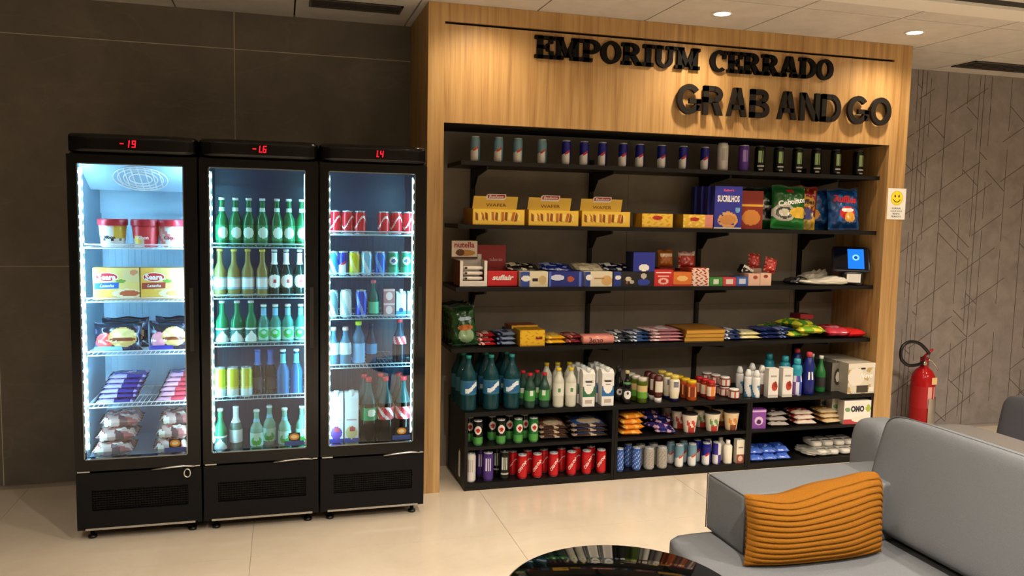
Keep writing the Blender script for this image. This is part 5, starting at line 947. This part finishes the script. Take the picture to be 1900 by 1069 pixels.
for q in range(2): place(P(('box', carton(.058, .05, .072, C('#8a5a5e'), patches(C('#a87478'), ('o', .5, .5, .3, .3, C('#e2c0c0')), (0, 1, .85, 1, C('#d9b4b8')))))), 'yogurt_pack', f'small pinkish-brown pack on the third soft drink shelf, {["lower", "upper"][q]} one', 'pack', (-0.227, -.19, F3S[2]+.001+.0725*q), 0)
for k, x in enumerate([-0.165, -0.106]): place(milk(.05, .05, .13, C('#bcd8e6'), patches(C('#c9e2ee'), (0, 1, 0, .25, C('#2f7fc4')), ('o', .5, .3, .25, .1, C('#1a3a6a'))), C('#dceaf0')), 'juice_carton', f'pale blue carton on the third soft drink shelf, {["left", "right"][k]} of two', 'carton', (x, -.19, F3S[2]+.001), 0, 'pale blue cartons')
sm = bottle(.2, .03, .0125, .5, .84, C('#7ab0cc'), 'pet', C('#d8a8a0'), .018, 1.2, [(.3, .6, C('#cfe2ec'))])
for k, x in enumerate([-0.507, -0.447]): place(sm, 'drink_bottle', f'clear bottle with pale pink cap on the fourth soft drink shelf, {["left", "right"][k]} of two', 'bottle', (x, -.19, F3S[3]+.001), 0, 'bottles in the soft drink fridge')
place(bottle(.225, .032, .0135, .6, .88, C('#6fa8d0'), 'pet', C('#c9d028'), .02, 1.2, [(.05, .5, C('#7fb4e0'))]), 'drink_bottle', 'pale blue bottle with a yellow-green cap on the fourth soft drink shelf', 'bottle', (-0.379, -.17, F3S[3]+.001), 0, 'bottles in the soft drink fridge')
place(bottle(.21, .029, .012, .5, .85, C('#2a5a86'), 'pet', C('#1a2a4a'), .018, 1.2, [(.25, .5, C('#2f7fb4'))]), 'drink_bottle', 'dark blue bottle right of the yellow-capped one', 'bottle', (-0.311, -.15, F3S[3]+.001), 0, 'bottles in the soft drink fridge')
place(bottle(.235, .036, .0135, .5, .86, C('#3a6a8c'), 'pet', C('#c8303c'), .018, 1.2, [(.45, .62, lambda th, t, z: C('#e6b8bc') if math.sin(th*7+t*4) > .2 else C('#b8283a'))], fill=(.42, C('#1c2c40'))), 'cola_bottle', 'part-filled cola bottle with red label on the fourth soft drink shelf', 'bottle', (-0.168, -.18, F3S[3]+.001), 0, 'bottles in the soft drink fridge')  # dark cola colour below the fill level, clear plastic above
for k, (x, c1, c2) in enumerate(zip([-0.493, -0.416], (C('#6a3a9c'), C('#d9c88a')), (C('#2a3aa0'), C('#2040a0')))):
    place(milk(.07, .07, .27, C('#e6e8ec'), patches(C('#eceff2'), (0, 1, 0, .16, c2), ('o', .5, .27, .42, .14, c1), ('o', .55, .34, .2, .06, C('#b83a4a')), (.15, .85, .52, .56, C('#c9a0b0'))), C('#dfe6ea')), 'juice_carton', f'tall white juice carton with {["grape", "pale fruit"][k]} print on the soft drink fridge floor', 'carton', (x, -.19, .371), -.05, 'tall juice cartons')
big = lambda lc, cc: bottle(.345, .0425, .014, .55, .9, C('#4a7a7c'), 'pet', cc, .022, 1.2, [(.36, .55, lc)], fill=(.62, C('#140a0a')), seg=24)
bg = big(lambda th, t, z: C('#d9e2d6') if math.hypot((th-.4)*.9, (t-.6)*1.7) < .5 else C('#148a50'), C('#c8202c')); bc_ = big(lambda th, t, z: C('#f0d6d8') if math.sin(th*5+t*7) > .35 else C('#c01f2c'), C('#c8202c'))
for k, (x, b_, lb) in enumerate(zip([-0.327, -0.24, -0.147], (bg, bc_, bc_), ('with a green label', 'with a red label, left of two', 'with a red label, right of two'))): place(b_, 'cola_bottle', f'large dark soda bottle {lb}, front row of fridge floor', 'bottle', (x, -.19, .371), -.1, 'large soda bottles')
for k, x in enumerate([-0.34, -0.254, -0.156]): place(bc_, 'cola_bottle', f'large dark soda bottle in the second row of fridge floor, {["left", "centre", "right"][k]}', 'bottle', (x, -.085, .371), -.1, 'large soda bottles')
# ================================================================== sofa, cushion, table
FAB = C('#727579')
t = thing('sofa', 'grey fabric sofa with low arm in the right foreground', 'sofa')
ob('seat_cushion', MB().superbox(1.13, -2.50, .29, 1.02, 1.64, .18, 16, FAB, 'fabric', 14), t)
ob('base', MB().superbox(1.36, -2.49, .135, 1.3, 1.6, .13, 16, C('#5c6168'), 'fabric', 8), t)
ob('arm_piping', MB().tube([(.8135, -1.94, .385), (.8135, -1.94, .598), (.8135, -1.675, .598), (.8135, -1.675, .385)], .0022, C('#5c5f63'), 'fabric', 6).tube([(.813, -1.9405, .5985), (1.38, -1.9405, .5985)], .0022, C('#5c5f63'), 'fabric', 6), t)
ob('arm', MB().superbox(1.22, -1.807, .49, .82, .265, .222, 30, FAB, 'fabric', 22), t)
ob('backrest', MB().superbox(1.87, -2.42, .41, .48, 1.76, .62, (14, 14, 14), C('#6b6662'), 'fabric', 14), t)
ob('backrest_roll', MB().superbox(1.66, -1.62, .5, .2, .2, .5, 5, FAB, 'fabric', 10), t)
for xx in (.75, 1.95):
    for yy in (-1.8, -3.2): ob('leg', MB().lathe([(.018, 0), (.024, .07)], 12, BK, 'plastic', xx, yy), t)
def plump(Pv):
    k = 1+.10*math.cos(Pv.y/1.0*PI*.9)*math.cos(Pv.z/.46*PI*.8); return Vector((Pv.x*k, Pv.y, Pv.z))
bc2 = tag(ob('back_cushion', MB().superbox(0, 0, 0, .19, 1.0, .44, 9, FAB, 'fabric', 18, plump), None, (1.535, -2.30, .607), (0, .26, 0)), 'large grey back cushion leaning on the sofa backrest', 'cushion')
def loop(xo, hy, hz, e, n=60): return [(xo, hy*math.copysign(abs(math.cos(a))**(2/e), math.cos(a)), hz*math.copysign(abs(math.sin(a))**(2/e), math.sin(a))) for a in [2*PI*k/n for k in range(n)]]
ob('piping', MB().tube(loop(-.074, .494, .2175, 10), .003, C('#5c5f63'), 'fabric', 6, True), bc2); ob('piping', MB().tube(loop(.074, .494, .2175, 10), .003, C('#5c5f63'), 'fabric', 6, True), bc2)
# ribbed ochre pillow
def pillow(w_, h, t_, nu=44, nv=96, ribs=13):
    mb = MB(); v = []; f = []; OC = C('#8c5a1a')
    for side in (-1, 1):
        for j in range(nv+1):
            for i in range(nu+1):
                u, q = i/nu, j/nv
                a = max(0., 1-abs(2*u-1)**2.6)**.55; b = max(0., 1-abs(2*q-1)**2.4)**.55
                top = q*(.034*u-.020-.024*math.exp(-((u-.24)/.2)**2)+.012*math.exp(-((u-.86)/.12)**2)-.05*max(0, (u-.93)/.07)**2)
                rb = 1-abs(math.sin(ribs*PI*(q+.012*math.sin(5*u)+.01*math.sin(11*u+q*4)))); rib = .011*(1-rb**2.2)
                x = (u-.5)*w_*(1-.05*math.sin(PI*q)); z = q*h*(1-.0*u)+top+.012*math.sin(PI*u)*(1-q)*-.5
                v.append((x, side*(t_/2*a*b+rib*min(1, 3*a*b)), z))
    o2 = (nu+1)*(nv+1)
    for j in range(nv):
        for i in range(nu): a = j*(nu+1)+i; q = (a, a+1, a+nu+2, a+nu+1); f += [q, tuple(b+o2 for b in q[::-1])]
    mb.add(v, f, OC, 'knit', True); return mb
place(P(('pillow', pillow(.56, .275, .15))), 'ribbed_pillow', 'ochre ribbed knit pillow standing against the sofa arm', 'pillow', (1.042, -2.03, .386), (-.06, 0, -.02))
# second seat behind, with a dark cushion
t = thing('armchair', 'taupe seat behind the grey sofa, at the right edge', 'sofa')
ob('seat', MB().superbox(2.66, -1.75, .3, 1.1, .9, .2, 14, C('#77726e'), 'fabric', 10), t); ob('base', MB().superbox(2.66, -1.75, .13, 1.06, .86, .14, 14, C('#55514e'), 'fabric', 8), t)
for xx in (2.2, 3.12):
    for yy in (-2.1, -1.4): ob('leg', MB().lathe([(.018, 0), (.022, .065)], 12, BK, 'plastic', xx, yy), t)
dc = tag(ob('dark_cushion', MB().superbox(0, 0, 0, .17, .55, .34, 7, C('#4a4a4f'), 'fabric', 14), None, (2.68, -1.60, .59), (0, .25, .25)), 'dark grey cushion at the right edge behind the sofa', 'cushion')
ob('piping', MB().tube(loop(-.05, .268, .163, 9), .003, C('#3a3a3e'), 'fabric', 6, True), dc)
# coffee table
t = thing('coffee_table', 'round glossy black coffee table at the bottom edge', 'table', (.222, -2.235, 0))
ob('tabletop', MB().lathe([(.0, .418), (.35, .418), (.362, .426), (.362, .444), (.352, .45), (0, .45)], 96, C('#060606'), 'mirrorblack', cap=False), t)
for k in range(4): a = k*PI/2+.6; ob('leg', MB().tube([(.22*math.cos(a), .22*math.sin(a), .418), (.27*math.cos(a), .27*math.sin(a), 0)], .012, BK, 'plastic'), t)
# ================================================================== fire extinguisher and its stand
ex, ey = 3.80, .45
t = thing('fire_extinguisher', 'red fire extinguisher with black hose by the patterned wall', 'fire extinguisher', (ex, ey, 0))
FR = C('#b01a1e')
ob('cylinder', MB().lathe([(.07, .03), (.083, .045), (.083, .42), (.078, .455), (.06, .49), (.03, .515), (.024, .53)], 32, FR, 'gloss'), t)
ob('label', MB().lathe([(.0838, .22), (.0838, .3), (.0838, .38)], 32, lambda th, tt, z: C('#e0a8a0') if (-.3 < th < 1.2 and .25 < tt < .95 and math.sin(z*160)*math.sin(th*14) > -.1) else FR, 'paper', cap=False), t)
ob('instruction_tag', MB().prism([(.0, .4), (.045, .4), (.045, .45), (.0, .45)], -.0855, -.0845, C('#e8c48a'), 'paper'), t)
v_ = ob('valve', MB().lathe([(.024, .525), (.03, .535), (.03, .56), (.018, .575)], 16, C('#8a1a1c'), 'plastic').box(-.02, .02, -.02, .02, .555, .59, C('#7a1418'), 'plastic'), t)
ob('lever', MB().tube([(-.01, 0, .59), (.03, -.01, .625), (.055, -.015, .65)], .009, FR, 'plastic'), v_); ob('lever', MB().tube([(.0, 0, .565), (.05, -.01, .57), (.1, -.01, .52), (.12, -.01, .49)], .006, C('#d8d2c8'), 'steel'), v_)
ob('gauge', MB().lathe([(.016, .0), (.016, .01), (.012, .012)], 16, C('#d6d2c6'), 'steel'), v_, (-.03, -.035, .55), (PI/2, 0, 0))
hp = [(-.02, -.01, .555), (-.09, -.03, .54), (-.19, -.045, .545), (-.255, -.05, .60), (-.25, -.05, .68), (-.18, -.045, .715), (-.09, -.035, .70), (-.03, -.03, .66), (.01, -.03, .62)]
def smooth(p, n=6):
    out = []
    for i in range(len(p)-1):
        a, b, c, d = (Vector(p[max(0, i-1)]), Vector(p[i]), Vector(p[i+1]), Vector(p[min(len(p)-1, i+2)]))
        for k in range(n): s_ = k/n; out.append(.5*((2*b)+(-a+c)*s_+(2*a-5*b+4*c-d)*s_**2+(-a+3*b-3*c+d)*s_**3))
    return out+[Vector(p[-1])]
ob('hose', MB().tube(smooth(hp), .012, BK, 'plastic', 10), t)
st = thing('extinguisher_stand', 'polished steel floor stand around the fire extinguisher', 'stand', (ex, ey, 0))
def shell(r0, r1, z0, z1, a0, a1, n=20):
    m = MB(); v = []; f = []
    for k in range(n+1):
        a = a0+(a1-a0)*k/n
        for r, z in ((r0, z0), (r1, z0), (r1, z1), (r0, z1)): v.append((r*math.sin(a), -r*math.cos(a), z))
    for k in range(n):
        for q in range(4): f.append((4*k+q, 4*k+(q+1) % 4, 4*k+4+(q+1) % 4, 4*k+4+q))
    f += [(3, 2, 1, 0), (4*n, 4*n+1, 4*n+2, 4*n+3)]; return m.add(v, f, C('#c9c7c2'), 'steel', False)
ob('shield', shell(.088, .093, .012, .295, -.25, 2.6), st); ob('base_plate', MB().lathe([(.13, 0), (.13, .01), (.09, .014), (.07, .028)], 32, C('#b9b7b2'), 'steel'), st)
